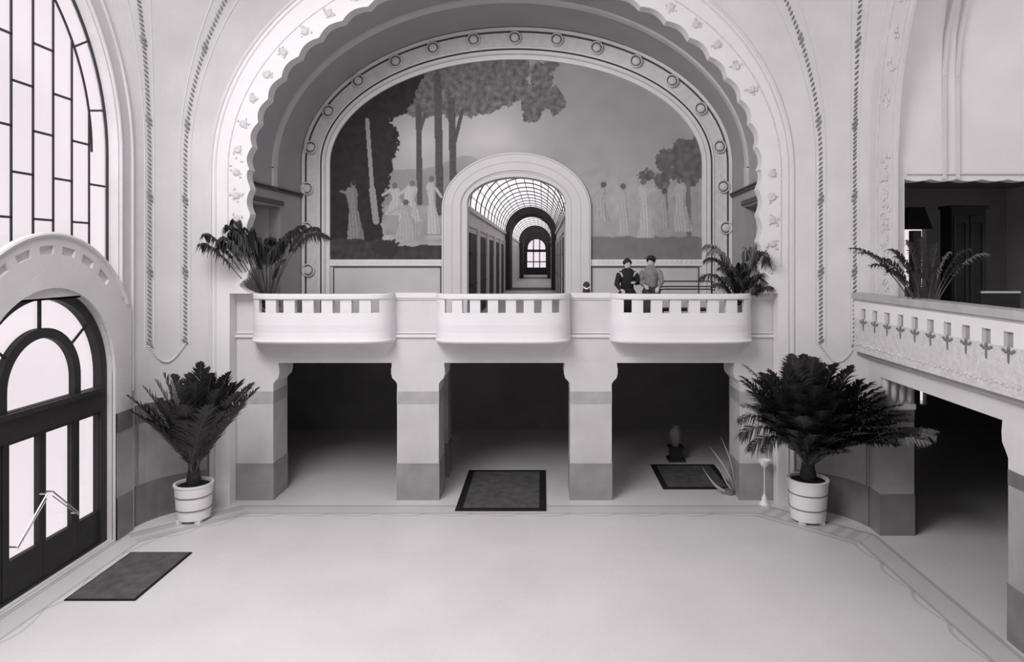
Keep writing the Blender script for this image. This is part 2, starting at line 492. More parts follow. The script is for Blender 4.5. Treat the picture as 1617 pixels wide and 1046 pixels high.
ga = empty('scalloped_arch', (BCX, YA, 0), 'broad white scalloped arch framing the gallery and wall painting', 'arch')
mb = MB(); mb.plate(poly, [], fXZ, YA, YB-.02)
mb.build('arch_band', WHITE, ga)
mb = MB()
for r, w in ((.0, .035), (-.10, .018)):
    pts = [(BCX-BA-r, YA, z) for z in (0.1, 2, 4)]+[(BCX-(BA+r)*math.cos(t), YA, BZ+(BB_+r)*math.sin(t)) for t in [PI*i/80 for i in range(81)]]+[(BCX+BA+r, YA, z) for z in (4, 2, .1)]
    mb.tube(pts, w, 8)
mb.build('edge_moulding', PLASTER, ga, True)
mb = MB()
rr = random.Random(3)
def arch_at(t, e):   # e: outward distance from the inner edge
    if t < 0: return (IC+IA+e, IZ+t)
    if t > PI: return (IC-IA-e, IZ-(t-PI))
    return (IC+(IA+e)*math.cos(t), IZ+(IB+e)*math.sin(t))
t = -1.9
while t < PI+1.9:
    step = .17 if 0 < t < PI*1 else .42
    if t < 0 or t > PI: step = .46
    else: step = PI/25
    for k in range(9):
        a = rr.uniform(0, 2*PI); rad = rr.uniform(.03, .13)
        x, z = arch_at(t+rad*math.sin(a)/5*(1 if 0<t<PI else 5), .19+rad*math.cos(a))
        mb.ball((x, YA-.005, z), rr.uniform(.015, .04), .022, rr.uniform(.015, .04), 6, 4)
    x, z = arch_at(t, .19)
    mb.lathe([(.05, 0), (.075, .015), (.05, .035), (.0, .03)], (x, YA, z), 10, axis='y')
    t += step
e0 = [arch_at(-1.9+(PI+3.8)*i/120, .36) for i in range(121)]
mb.tube([(x, YA, z) for x, z in e0], .014, 6)
mb.build('carved_ornament', ORN, ga, True)

# ---- gallery barrel vault (behind the scalloped arch)
FCX, FA, FB, FZ = XX(796.5, YB), 409/SB, 317/SB, ZZ(270, YB)
MCX, MA, MBB, MZ = XX(816.5, YM), 339/SM, 216/SM, ZZ(260, YM)
def vault_pt(t, w, e=0):
    cx = FCX+(MCX-FCX)*w; a = FA+(MA-FA)*w+e; b = FB+(MBB-FB)*w+e; z0 = FZ+(MZ-FZ)*w
    return (cx+a*math.cos(t), YB-.05+(YM-YB+.05)*w, z0+b*math.sin(t))
mb = MB()
ang = [PI*i/90 for i in range(91)]
mb.strip([[vault_pt(t, w/6) for w in range(7)] for t in ang])
mb.strip([[vault_pt(t, w/6, .2) for w in range(7)] for t in ang])
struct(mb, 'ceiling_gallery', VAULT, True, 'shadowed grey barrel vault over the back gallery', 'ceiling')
mb = MB()
for w0, w1_ in ((.42, .49),):
    mb.strip([[vault_pt(t, w0), vault_pt(t, w0, -.05), vault_pt(t, w1_, -.05), vault_pt(t, w1_)] for t in ang])
for sgn in (1, -1):
    x0 = vault_pt(0 if sgn > 0 else PI, .42); x1 = vault_pt(0 if sgn > 0 else PI, .49)
    mb.box(min(x0[0], x0[0]-sgn*.05), max(x0[0], x0[0]-sgn*.05), x0[1], x1[1], 6.45, x0[2]+.02)
struct(mb, 'trim_16', RIBM, True, 'paler transverse rib crossing the back gallery vault', 'moulding')
# gallery side walls with a doorway each
for side, nm, idx in ((-1, 'wall_gallery_left', 17), (1, 'wall_gallery_right', 18)):
    xa = FCX+side*FA; xb = MCX+side*MA
    def fn(u, v, d, xa=xa, xb=xb, side=side):
        w = (u-YB)/(YM-YB); return (xa+(xb-xa)*w+side*d, u, v)
    mb = MB()
    mb.plate([(YB+.05, GZ), (YM, GZ), (YM, MZ+.02), (YB+.05, FZ+.02)], [[(YB+.25, GZ+.02), (15.85, GZ+.02), (15.85, 6.06), (YB+.25, 6.06)]], fn, 0, .25)
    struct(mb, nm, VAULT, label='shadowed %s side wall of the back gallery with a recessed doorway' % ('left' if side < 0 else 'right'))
    mb = MB(); mb.plate([(YB+.2, GZ), (15.9, GZ), (15.9, 6.12), (YB+.2, 6.12)], [], fn, .75, .85)
    mb.plate([(15.86, GZ), (15.9, GZ), (15.9, 6.12), (15.86, 6.12)], [], fn, .26, .75)
    struct(mb, 'wall_recess_left' if side < 0 else 'wall_recess_right', RIBM, label='pale wall seen inside the %s gallery doorway' % ('left' if side < 0 else 'right'))
    mb = MB()
    for z, th, ou in ((6.42, .045, .05), (6.47, .03, .08)):
        mb.plate([(YB+.3, z-th/2), (YM-.02, z-th/2), (YM-.02, z+th/2), (YB+.3, z+th/2)], [], fn, 0, -ou)
    mb.plate([(YB+.3, 6.1), (15.95, 6.1), (15.95, 6.2), (YB+.3, 6.2)], [], fn, 0, -.05)
    struct(mb, 'trim_%d' % idx, GROOVE, label='dark cornice line over the %s gallery doorway' % ('left' if side < 0 else 'right'), cat='moulding')

# ---- mural wall
ACX = XX(815.5, YM)
OPA, OPB, OPZ = 77.5/SM, 41/SM, ZZ(321, YM)
hole = [(ACX-OPA, GZ+.02), (ACX+OPA, GZ+.02)]+arc(ACX, OPZ, OPA, OPB, 0, PI, 40)
mb = MB()
outer = [(MCX-MA-.3, GZ), (MCX+MA+.3, GZ), (MCX+MA+.3, MZ)]+arc(MCX, MZ, MA+.3, MBB+.3, 0, PI, 60)[1:-1]+[(MCX-MA-.3, MZ)]
mb.plate(outer, [hole], fXZ, YM, YM+.35)
struct(mb, 'wall_back', mat('dado_plaster', 208, .8, .04, 2), label='back wall of the gallery around the glazed corridor arch')

# mural painting -- a generic woodland landscape painted as a colour attribute
def blob(px, py, cx, cy, rx, ry): return ((px-cx)/rx)**2+((py-cy)/ry)**2 < 1
def seg(px, py, x0, y0, x1, y1, w):
    dx, dy = x1-x0, y1-y0; t = max(0, min(1, ((px-x0)*dx+(py-y0)*dy)/(dx*dx+dy*dy)))
    return math.hypot(px-x0-t*dx, py-y0-t*dy) < w
def inpoly(x, y, p):
    c = False; j = len(p)-1
    for i in range(len(p)):
        if (p[i][1] > y) != (p[j][1] > y) and x < (p[j][0]-p[i][0])*(y-p[i][1])/(p[j][1]-p[i][1])+p[i][0]: c = not c
        j = i
    return c
from mathutils import noise as mn
def nz(x, y, s, k=0): return mn.noise(Vector((x/s, y/s, k)))
wood = [(515,415),(515,140),(600,110),(672,96),(690,98),(668,120),(650,165),(640,180),(612,192),(628,200),(631,232),(622,246),(620,268),(612,300),(604,345),(600,415)]
def paint(px, py):
    wx = px+6*nz(px, py, 15, 3)+4*nz(px, py, 5, 1)+2*nz(px, py, 2.2, 2); wy = py+6*nz(px, py, 15, 9)+4*nz(px, py, 5, 6)+2*nz(px, py, 2.2, 8)
    g = 134+(py-95)*.05+5*nz(px, py, 30, 8)
    g += 34*math.exp(-((px-770)/70)**2-((py-215)/50)**2)+20*math.exp(-((px-660)/40)**2-((py-230)/50)**2)
    g += 22*math.exp(-((px-985)/70)**2-((py-315)/45)**2)
    kk = max(0, min(1, (px-890)/60))*max(0, min(1, (py-250-14*nz(px, 0, 40))/25))
    g = g*(1-.5*kk)+.5*kk*(138+18*nz(px, py, 14, 5))
    # hills
    if py > 268-22*math.exp(-((px-735)/40)**2) and px < 800: g -= 20*max(0, min(1, (800-px)/60))
    # meadow
    if px > 900 and py > 374+4*nz(px, 0, 20): g = 112+6*nz(px, py, 12)
    if px < 720:
        if py > 325: g = 138+14*nz(px, py, 18, 2)
        if py > 372: g = 148+25*nz(wx, py*3, 25, 1)
    # canopy
    cano = [(660,120,45,28),(700,105,50,25),(740,115,55,34),(790,108,50,24),(700,150,55,30),(750,160,50,22),(800,140,35,26),(665,175,26,14),
            (855,125,18,26),(845,160,24,22),(875,160,16,20),(830,145,20,14),(868,105,14,10),(720,175,40,10),(840,182,14,10)]
    for c in cano:
        if blob(wx, wy, *c): g = 96+26*nz(px, py, 8, 7)+14*nz(px, py, 3, 5)
    if inpoly(wx, wy, wood): g = 48+7*nz(px, py, 10)
    if seg(px, py, 580, 190, 588, 300, 3.2) or seg(px, py, 588, 300, 594, 350, 5): g = 132
    for s_ in ((661, 170, 663, 320, 4.5), (691, 120, 695, 335, 6), (713, 160, 717, 335, 5.5), (718, 225, 730, 175, 3), (664, 205, 672, 180, 2.5), (695, 140, 690, 105, 3)):
        if seg(px, py, *s_): g = 78+8*nz(px, py, 5)
    # right trees
    for c in ((1082, 245, 26, 26), (1050, 252, 14, 18), (1098, 262, 16, 24), (1068, 274, 18, 10), (1020, 277, 14, 8), (1045, 285, 12, 14), (1085, 283, 14, 12), (1100, 235, 14, 20)):
        if blob(wx, wy, *c): g = 92+18*nz(px, py, 9, 4)
    if seg(px, py, 1086, 290, 1088, 370, 4) or seg(px, py, 1050, 290, 1052, 340, 3): g = 108
    # plain pale draped shapes among the trees
    for cx, top, bot, w, v in ((558, 285, 392, 15, 118), (622, 292, 340, 14, 160), (650, 288, 350, 18, 165), (683, 280, 370, 11, 162), (640, 318, 374, 20, 150),
                               (985, 292, 372, 12, 156), (1017, 285, 376, 13, 164), (1078, 282, 366, 15, 158), (952, 290, 350, 12, 150), (1048, 300, 362, 9, 146)):
        k = (py-top)/(bot-top)
        if .10 < k < 1:
            if k < .2: ww = w*.62*math.sin((k-.06)/.14*PI/2)**.6
            elif k < .42: ww = w*(.62-.2*(k-.2)/.22)
            else: ww = w*(.42+.6*((k-.42)/.58)**.8)
            dxf = px-cx-w*.25*math.sin(k*3+cx)
            if abs(dxf+1.2*nz(px, py, 5, cx)) < ww: g = v+9*math.sin(dxf*1.3+cx)*(k > .3)+8*nz(px, py, 4, cx)-10*(dxf > ww*.45)
        sg_ = 1 if int(cx) % 2 else -1
        if seg(px, py, cx+sg_*w*.5, top+(bot-top)*.2, cx+sg_*w*1.25, top+(bot-top)*(.34 if int(cx) % 3 else .16), 2.2): g = v-4
        if blob(px, py, cx, top+(bot-top)*.055, 4.2, 6.2): g = v-14
        if blob(px, py, cx-sg_*1.2, top+(bot-top)*.03, 4.6, 4.6): g = v-62
    # foreground
    if px < 700 and py > 388+6*nz(px, 0, 22, 2)-(10 if px < 600 else 0): g = 62+12*nz(px, py, 9)
    if px < 700 and blob(wx, wy, 610, 392, 22, 14): g = 55
    return max(40, min(200, g))
nx, ny = 560, 310
x0, x1, y0, y1 = 516, 1114, 88, 418
idx = {}; vs = []; cols = []; fs = []
def vid(i, j):
    if (i, j) not in idx:
        px = x0+(x1-x0)*i/nx; py = y0+(y1-y0)*j/ny
        idx[(i, j)] = len(vs); vs.append((XX(px, YM), YM-.012, ZZ(py, YM))); cols.append(paint(px, py))
    return idx[(i, j)]
def in_mural(px, py):
    dx = abs(px-815)
    if dx > 298: return False
    if py < 260 and (dx/298)**2+((260-py)/170)**2 > 1: return False
    ax = abs(px-815)
    if ax < 112 and (py > 330 or (ax/112)**2+((330-py)/83)**2 < 1): return False
    return True
for j in range(ny):
    for i in range(nx):
        cx = x0+(x1-x0)*(i+.5)/nx; cy = y0+(y1-y0)*(j+.5)/ny
        if in_mural(cx, cy): fs.append([vid(i, j), vid(i+1, j), vid(i+1, j+1), vid(i, j+1)])
me = bpy.data.meshes.new('wall_painting'); oo = Vector((ACX, YM, ZZ(411, YM)))
me.from_pydata([(v[0]-oo.x, v[1]-oo.y, v[2]-oo.z) for v in vs], [], fs)
ca = me.color_attributes.new('paint', 'FLOAT_COLOR', 'POINT')
for i, g in enumerate(cols):
    ca.data[i].color = tint(lin(g)*1.0)
PAINT = bpy.data.materials.new('mural_paint'); PAINT.use_nodes = True
n_ = PAINT.node_tree.nodes; l_ = PAINT.node_tree.links
at = n_.new('ShaderNodeVertexColor'); at.layer_name = 'paint'
mul = n_.new('ShaderNodeMix'); mul.data_type = 'RGBA'; mul.blend_type = 'MULTIPLY'; mul.inputs[0].default_value = 1
mul.inputs[7].default_value = (1.5, 1.5, 1.5, 1)
l_.new(at.outputs['Color'], mul.inputs[6]); l_.new(mul.outputs[2], n_['Principled BSDF'].inputs['Base Color'])
n_['Principled BSDF'].inputs['Roughness'].default_value = .9; n_['Principled BSDF'].inputs['Specular IOR Level'].default_value = .1
me.materials.append(PAINT); me.update()
o = bpy.data.objects.new('wall_painting', me); col.objects.link(o); o.location = oo; o['_o'] = tuple(oo)
tag(o, 'wide arched wall painting of a woodland meadow around the corridor arch', 'painting')

# frame ring with medallions
fr = empty('arched_frame', (MCX, YM, GZ), 'ornate arched frame with round medallions around the wall painting', 'frame')
# profile across the frame : (fraction from outer to inner, projection, mat)
prof = [(0, .0), (0, .10), (.10, .10), (.10, .06), (.13, .03), (.16, .06), (.20, .07), (.20, .04), (.60, .04), (.60, .07), (.65, .07), (.68, .03), (.71, .08), (.80, .09), (.84, .05), (.86, .08), (1.0, .08), (1.0, 0)]
def ring_curve(e):
    a = (338-45*e)/SM; b = (215-50*e)/SM; cx = MCX+(XX(815, YM)-MCX)*e
    zb = GZ
    return [(cx+a, zb), (cx+a, (zb+MZ)/2)]+arc(cx, MZ, a, b, 0, PI, 90)+[(cx-a, (zb+MZ)/2), (cx-a, zb)]
rows = []
for e, d in prof: rows.append([(x, YM-d, z) for x, z in ring_curve(e)])
mb = MB()
gset = {3, 4, 10, 11, 14}
for i in range(len(rows)-1):
    mb.strip([rows[i], rows[i+1]], 1 if i in gset else (2 if i in (7,) else 0))
mb.build('frame_band', [RINGL, GROOVE, RING], fr)
meds = [(487,427),(485,361),(485,298),(491,233),(519,176),(566,128),(625,97),(684,76),(748,63),(813,60),(879,63),(942,76),(1004,97),(1061,128),(1106,172),(1136,232),(1142,295),(1146,360),(1147,427)]
for mx, my in meds:
    mb = MB(); c = P(mx, my, YM-.06)
    mb.lathe([(.165, 0), (.165, .05), (.15, .07), (.135, .07), (.128, .015), (.105, .015), (.085, .07), (.05, .085), (.0, .09)], c, 24, axis='y')
    md_ = mb.build('medallion', [RING, GROOVE], fr, True)
    for p_ in md_.data.polygons:
        r_ = sum((Vector((md_.data.vertices[v].co.x+MCX-c.x, md_.data.vertices[v].co.z+GZ-c.z)).length for v in p_.vertices))/len(p_.vertices)
        if .106 < r_ < .1290: p_.material_index = 1
# bottom border of painting
mb = MB()
for a, b in ((522, 699), (931, 1108)):
    xa, xb = XX(a, YM), XX(b, YM)
    mb.box(xa, xb, YM-.06, YM, ZZ(420, YM), ZZ(410, YM))
    k = xa+.05
    while k < xb: mb.box(k, k+.05, YM-.075, YM-.06, ZZ(415, YM), ZZ(411.5, YM)); k += .12
mb.build('bottom_border', RINGL, fr)
mb = MB()
for a, b in ((526, 697), (933, 1104)):
    xa, xb, za, zb = XX(a, YM), XX(b, YM), GZ+.2, ZZ(421.5, YM)
    mb.plate([(xa, za), (xb, za), (xb, zb), (xa, zb)], [[(xa+.03, za+.03), (xb-.03, za+.03), (xb-.03, zb-.025), (xa+.03, zb-.025)]], fXZ, YM-.012, YM)
struct(mb, 'trim_19', GROOVE, label='thin dark outline of the panels under the wall painting', cat='moulding')

# central archway surround
ar = empty('corridor_arch', (ACX, YM, GZ), 'broad white round-topped surround of the glazed corridor opening', 'arch')
def ac(a, b, zs, n=48): return [(ACX-a/SM, GZ), (ACX+a/SM, GZ)]+[(ACX+x/SM, ZZ(zs, YM)+z/SM) for x, z in arc(0, 0, a, b, 0, PI, n)]
mb = MB(); mb.plate(ac(117, 88, 330), [[(x, z if z > GZ else GZ+.02) for x, z in ac(88, 56, 326)]], fXZ, YM-.12, YM)
mb.build('outer_band', WHITE, ar)
mb = MB(); mb.plate(ac(88.5, 56.5, 326), [[(x, z if z > GZ else GZ+.02) for x, z in ac(77.5, 41, 321)]], fXZ, YM-.08, YM+.0)
mb.build('inner_band', WHITE, ar)
mb = MB()
for a, b, zs, w, dd in ((114.5, 85.5, 330, .012, .12), (101, 71, 328, .010, .12), (86, 52, 325, .012, .08)):
    pts = [(ACX+a/SM, YM-dd, GZ+.1)]+[(ACX+x/SM, YM-dd, ZZ(zs, YM)+z/SM) for x, z in arc(0, 0, a, b, 0, PI, 50)]+[(ACX-a/SM, YM-dd, GZ+.1)]
    mb.tube(pts, w, 6)
mb.build('line_moulding', RIBM, ar, True)

# ---- corridor beyond
CX, CW, CZ = -.60, 1.27, 6.2
YC0, YC1 = YM+.35, 68.0
mb = MB(); mb.box(CX-CW-.3, CX+CW+.3, YC0-.35, YC1+1, GZ-.2, GZ)
struct(mb, 'floor_corridor', CORRF, label='pale floor of the long corridor', cat='floor')
for side, nm in ((-1, 'wall_corridor_left'), (1, 'wall_corridor_right')):
    mb = MB(); x = CX+side*CW
    holes = []
    mb.box(min(x, x+side*.2), max(x, x+side*.2), YC0, YC1, GZ, CZ)
    mb.box(min(x, x-side*.06), max(x, x-side*.06), YC0, YC1, CZ-.12, CZ)
    mb.box(min(x, x-side*.03), max(x, x-side*.03), YC0, YC1, CZ-.5, CZ-.46)
    y = 19.6
    while y < 56:
        if not 33.8 < y < 35.6: mb.box(min(x, x-side*.05), max(x, x-side*.05), y, y+.75, GZ, 5.75)
        y += 3.5 if False else 3.4
    struct(mb, nm, CORRW, label='%s wall of the long corridor with flat pilasters' % ('left' if side < 0 else 'right'))
    y = YC0
    while y < 33:
        y2 = {True: 19.55}.get(y == YC0, y+2.3)
        mb = MB(); mb.box(min(x, x-side*.03), max(x, x-side*.03), y+.1, y2-.1, GZ+.0, 5.55)
        for zz in (GZ+.9, GZ+1.7): mb.box(min(x, x-side*.045), max(x, x-side*.045), y+.1, y2-.1, zz, zz+.05)
        o = mb.build('wall_panel', CORRD)
        tag(o, 'dark panel between pilasters on the %s corridor wall' % ('left' if side < 0 else 'right'), 'panel', 'dark panels on the %s corridor wall' % ('left' if side < 0 else 'right'))
        y = 20.4 if y == YC0 else y+3.4
# skylight vault
sk = empty('window_2', (CX, YC0, CZ), 'arched glass skylight with dark bars along the corridor', 'skylight', kind='structure')
mb = MB(); sa = [PI*i/24 for i in range(25)]
rows = [[(CX+CW*math.cos(t), y, CZ+CW*math.sin(t)) for t in sa] for y in (YC0, YC1)]
mb.strip(rows); mb.build('pane', GLASS, sk)
mb = MB(); y = YC0+.3
while y < YC1:
    mb.tube([(CX+(CW-.01)*math.cos(t), y, CZ+(CW-.01)*math.sin(t)) for t in sa] , .018, 4); y += 1.45 if y < 34 else 2.4
for i in range(1, 14):
    t = PI*i/14
    p = (CX+(CW-.01)*math.cos(t), CZ+(CW-.01)*math.sin(t))
    mb.tube([(p[0], YC0, p[1]), (p[0], YC1, p[1])], .012, 4)
mb.build('window_frame', BAR, sk)
def cross_arch(yc, dep, inw, ap, name, label):
    mb = MB()
    o_ = [(CX-CW, GZ), (CX+CW, GZ)]+arc(CX, CZ, CW, CW, 0, PI, 24)
    i_ = [(CX-inw, GZ+.01), (CX+inw, GZ+.01)]+arc(CX, ap-inw, inw, inw, 0, PI, 24)
    mb.plate(o_, [i_], fXZ, yc, yc+dep)
    o = mb.build(name, CORRD); tag(o, label, 'arch')
cross_arch(34.7, 3.0, 1.05, 7.13, 'cross_arch', 'dark cross arch nearest in the corridor')
cross_arch(55, 3.0, .97, 6.95, 'cross_arch', 'second dark cross arch further down the corridor')
ed = empty('door_2', (CX, YC1, GZ), 'glazed door with arched top closing the far end of the corridor', 'door', kind='structure')
mb = MB()
mb.plate([(CX-CW, GZ), (CX+CW, GZ)]+arc(CX, CZ, CW, CW, 0, PI, 24), [[(CX-.9, GZ+.7), (CX+.9, GZ+.7), (CX+.9, 5.5), (CX-.9, 5.5)], [(CX-.85, 5.75), (CX+.85, 5.75)]+arc(CX, 5.9, .85, .85, 0, PI, 16)], fXZ, YC1-.3, YC1-.2)
for x in (-.3, .3): mb.box(CX+x-.05, CX+x+.05, YC1-.3, YC1-.2, GZ+.7, 6.7)
mb.box(CX-.9, CX+.9, YC1-.3, YC1-.2, 4.5, 4.6)
mb.build('door_frame', FRAME, ed)
mb = MB(); mb.box(CX-1.2, CX+1.2, YC1-.16, YC1-.15, GZ+.3, 7.2); mb.build('pane', GLASS, ed)

# ---- arcade : gallery slab, fascia, parapet segments, piers
XA0, XA1 = XX(363, YB), XX(1228, YB)
mb = MB(); mb.box(XA0-.3, XA1+.3, YB+.05, YM+.35, GZ-.25, GZ)
struct(mb, 'floor_gallery', CORRF, label='floor slab of the back gallery', cat='floor')
mb = MB()
mb.box(XA0, XA1, YB, YB+.75, 2.78, GZ)
mb.box(XA0, XX(405, YB), YB, YB+.2, GZ, 4.1); mb.box(XX(625, YB), XX(690, YB), YB, YB+.2, GZ, 4.1)
mb.box(XX(900, YB), XX(964, YB), YB, YB+.2, GZ, 4.1); mb.box(XX(1183, YB), XA1, YB, YB+.2, GZ, 4.1)
struct(mb, 'wall_arcade', PLASTER, label='pale fascia and parapet wall above the ground floor arcade')
mb = MB()
for a, b in ((363, 405), (625, 690), (900, 964), (1183, 1228)):
    xa, xb = XX(a, YB), XX(b, YB)
    mb.box(xa, xb, YB-.06, YB+.24, 4.1, 4.2); mb.box(xa, xb, YB-.03, YB, 4.06, 4.1)
    mb.box(xa, xb, YB-.05, YB, 3.30, 3.36); mb.box(xa, xb, YB-.03, YB, 3.38, 3.41)
struct(mb, 'trim_20', WHITE, label='flat coping and string course on the straight parapet sections', cat='moulding')

# bowed balconies
def balcony(a, b, label):
    xa, xb = XX(a, YB), XX(b, YB); xc = (xa+xb)/2; hw = (xb-xa)/2
    e = empty('bowed_balcony', (xc, YB, 3.0), label, 'balcony', 'bowed balconies of the back gallery')
    D = .55
    def cur(u, off):   # u -1..1
        k = (1-abs(u)**5)**.42
        x = xc+hw*u*(1+off*.10); return (x, YB-(D+off)*k if k > 0 else YB)
    N = 64
    us = [math.copysign(1-(1-abs(i/N*2-1))**1.6, i/N*2-1) for i in range(N+1)]
    def ring(z, off): return [(*cur(u, off), z) for u in us]
    def band(mb, prof, th=.12):
        outs = [ring(z, o) for z, o in prof]; ins = [ring(z, o-th) for z, o in (prof[-1], prof[0])]
        rows = outs+ins+[outs[0]]
        mb.strip(rows)
        n = len(prof)+2; L = N+1; base = len(mb.v)-(n+1)*L
        mb.f.append([base+k*L for k in range(n)]); mb.mi.append(0)
        mb.f.append([base+k*L+N for k in range(n)][::-1]); mb.mi.append(0)
    mb = MB(); band(mb, [(4.09, .02), (4.11, .05), (4.18, .05), (4.20, .03)], .24); mb.build('rail', WHITE, e)
    mb = MB(); band(mb, [(3.34, .05), (3.45, .03), (3.6, .03), (3.75, .01), (3.83, -.0)], .14); mb.build('parapet_panel', WHITE, e)
    mb = MB(); band(mb, [(3.235, .02), (3.25, .10), (3.28, .12), (3.31, .07), (3.345, .06)], .2); mb.build('ledge', WHITE, e)
    mb = MB()
    pr = []
    for i in range(10):
        q = i/9; pr.append((3.24-.34*q, -.03-(D-.03)*(1-(1-q)**1.6)))
    rows = [[(xc+(x-xc)*(1-.10*(i/9)**1.5), y, z) for x, y, z in ring(pr[i][0], pr[i][1])] for i in range(10)]; mb.strip(rows)
    # close top with the balcony floor
    rows2 = [[(x, YB, GZ-.06) for x, y, z in rows[0]], rows[0]]
    mb.strip(rows2); mb.build('curved_underside', PLASTER, e, True)
    # posts between seven slots
    sw = .15; pitch = (2*hw-.24)/7.0
    L = []
    edges = []
    for k in range(8):
        c = -hw+.12+pitch*k
        l = c-pitch/2+sw/2 if k > 0 else -hw+.0
        r = c+pitch/2-sw/2 if k < 7 else hw
        L.append((l/hw, r/hw))
    for l, r in L:
        uu = [l+(r-l)*i/10 for i in range(11)]
        f_ = [(*cur(u, .0), 3.82) for u in uu]; f2 = [(*cur(u, .0), 4.10) for u in uu]
        b_ = [(*cur(u, -.13), 3.82) for u in uu]; b2 = [(*cur(u, -.13), 4.10) for u in uu]
        mb = MB(); mb.strip([f_, f2, b2, b_, f_])
        mb.f.append([0, 11, 22, 33]); mb.mi.append(0); mb.f.append([10, 43, 32, 21]); mb.mi.append(0)
        mb.build('baluster', WHITE, e)
balcony(405, 625, 'leftmost bowed white balcony, over the first dark arcade opening')
balcony(690, 900, 'middle bowed white balcony, below the corridor arch')
balcony(963, 1183, 'rightmost bowed white balcony, where the two people stand')

def pier(xl, xr, y0, y1, ztop, label, corb=(1, 1), cw=.12):
    xc = (xl+xr)/2
    e = empty('arcade_pier', (xc, y0, 0), label, 'pier', 'piers of the back arcade')
    mb = MB(); mb.box(xl-.01, xr+.01, y0-.01, y1, 0, .73); mb.box(xl-.015, xr+.015, y0-.015, y1, .72, .745); mb.build('base', MAR_B, e)
    mb = MB(); mb.box(xl, xr, y0, y1, .73, 1.95); mb.build('shaft', MAR_L, e)
    mb = MB(); mb.box(xl-.004, xr+.004, y0-.004, y1, 1.95, 2.2); mb.build('marble_band', MAR_T, e)
    mb = MB()
    R = [(xr, 2.2), (xr, 2.34)]; 
    def prof(s):  # outline of a scrolled bracket
        return [(0, 2.2), (0, 2.36), (cw*.35, 2.42), (cw*.8, 2.47), (cw, 2.56), (cw, 2.66), (cw*.9, 2.72), (cw*.9, 2.78)]
    right = [(xr+(o if corb[1] else 0), z) for o, z in prof(1)]
    left = [(xl-(o if corb[0] else 0), z) for o, z in prof(1)][::-1]
    mb.plate(right+left, [], fXZ, y0, y1)
    mb.build('capital', PLASTER, e)
PD = .78
pier(XA0, XX(433, YB)-.02, YB, YB+PD, 2.78, 'partly hidden marble pier at the left end of the back arcade, behind the palm', (0, 1))
pier(XX(627, YB), XX(693, YB), YB, YB+PD, 2.78, 'marble-faced pier between the first and second arcade openings')
pier(XX(900, YB), XX(966, YB), YB, YB+PD, 2.78, 'marble-faced pier between the second and third arcade openings')
pier(XX(1168, YB), XA1, YB, YB+PD, 2.78, 'marble pier at the right end of the back arcade, behind the white ashtray stand', (1, 0))
# a second row of plain piers deeper in
for px, lb in ((702, 'dim inner pier seen just beside the second arcade opening'),):
    mb = MB(); x = XX(px, 15.9); mb.box(x-.55, x+.12, 15.6, 16.1, .75, 3.05); mb2 = MB(); mb2.box(x-.57, x+.14, 15.58, 16.12, 0, .75)
    e = empty('inner_pier', (x, 15.8, 0), lb, 'pier'); mb.build('shaft', MARD_L, e); mb2.build('base', MARD_B, e)

# ---- ground-floor aisle behind the arcades
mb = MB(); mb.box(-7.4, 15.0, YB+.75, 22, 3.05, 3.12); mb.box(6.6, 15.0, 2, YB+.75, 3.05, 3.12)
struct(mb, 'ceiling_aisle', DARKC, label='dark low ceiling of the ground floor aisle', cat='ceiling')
ws = [(XX(1453, 20), XX(1463, 20), ZZ(640, 20), ZZ(617, 20))]
mb = MB()
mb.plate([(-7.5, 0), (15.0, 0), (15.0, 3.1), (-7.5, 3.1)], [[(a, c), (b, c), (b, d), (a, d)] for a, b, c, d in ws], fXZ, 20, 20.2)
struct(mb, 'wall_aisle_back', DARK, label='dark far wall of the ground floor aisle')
mb = MB(); mb.box(XX(1450, 20), XX(1466, 20), 20.1, 20.12, ZZ(642, 20), ZZ(615, 20))
e = empty('window_3', (XX(1458, 20), 20.1, 0), 'small bright slit window deep in the right aisle', 'window', kind='structure'); mb.build('pane', GLASS, e)
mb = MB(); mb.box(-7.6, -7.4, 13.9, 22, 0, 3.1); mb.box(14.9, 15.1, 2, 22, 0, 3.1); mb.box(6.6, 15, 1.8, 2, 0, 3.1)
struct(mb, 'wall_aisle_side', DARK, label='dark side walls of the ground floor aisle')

# ---- right side : wall with great arch, arcade and gallery
XR = 5.96
mb = MB()
RC, RA, RB_ = 8.0, 4.72, 5.2
out = [(12.72, 3.2), (12.72, WZ)]+arc(RC, WZ, RA, RB_, 0, PI, 60)[1:]+[(RC-RA, 3.2)]
inn = [(RC+3.78, 3.2), (RC+3.78, WZ)]
for i in range(1, 100):
    t = PI*i/100; e_ = .03; inn.append((RC+(3.72+e_)*math.cos(t), WZ+(4.4+e_)*math.sin(t)))
inn += [(RC-3.78, WZ), (RC-3.78, 3.2)]
mb.plate(out+inn[::-1], [], fYZ, XR, XR+.05)
ra = empty('gallery_arch', (XR, RC, 3.2), 'tall pale carved arch over the right-hand gallery', 'arch')
mb.build('arch_band', PLASTER, ra)
mb = MB()
t = -2.2
rr = random.Random(5)
while t < PI+2:
    st = .3 if (t < 0 or t > PI) else PI/27
    for k in range(10):
        a = rr.uniform(0, 2*PI); rad = rr.uniform(.03, .16)
        def ra_at(t, e):
            if t < 0: return (RC+3.78+e, WZ+t)
            if t > PI: return (RC-3.78-e, WZ-(t-PI))
            return (RC+(3.78+e)*math.cos(t), WZ+(4.45+e)*math.sin(t))
        y, z = ra_at(t, .33+rad*math.cos(a)); z += rad*math.sin(a)
        mb.ball((XR-.005, y, z), .03, rr.uniform(.02, .05), rr.uniform(.02, .05), 6, 4)
    t += st
for e_ in (.1, .62):
    mb.tube([(XR, *ra_at(-3.0+(PI+6.0)*i/120, e_)) for i in range(121)], .02, 6)
mb.build('carved_ornament', ORN, ra, True)
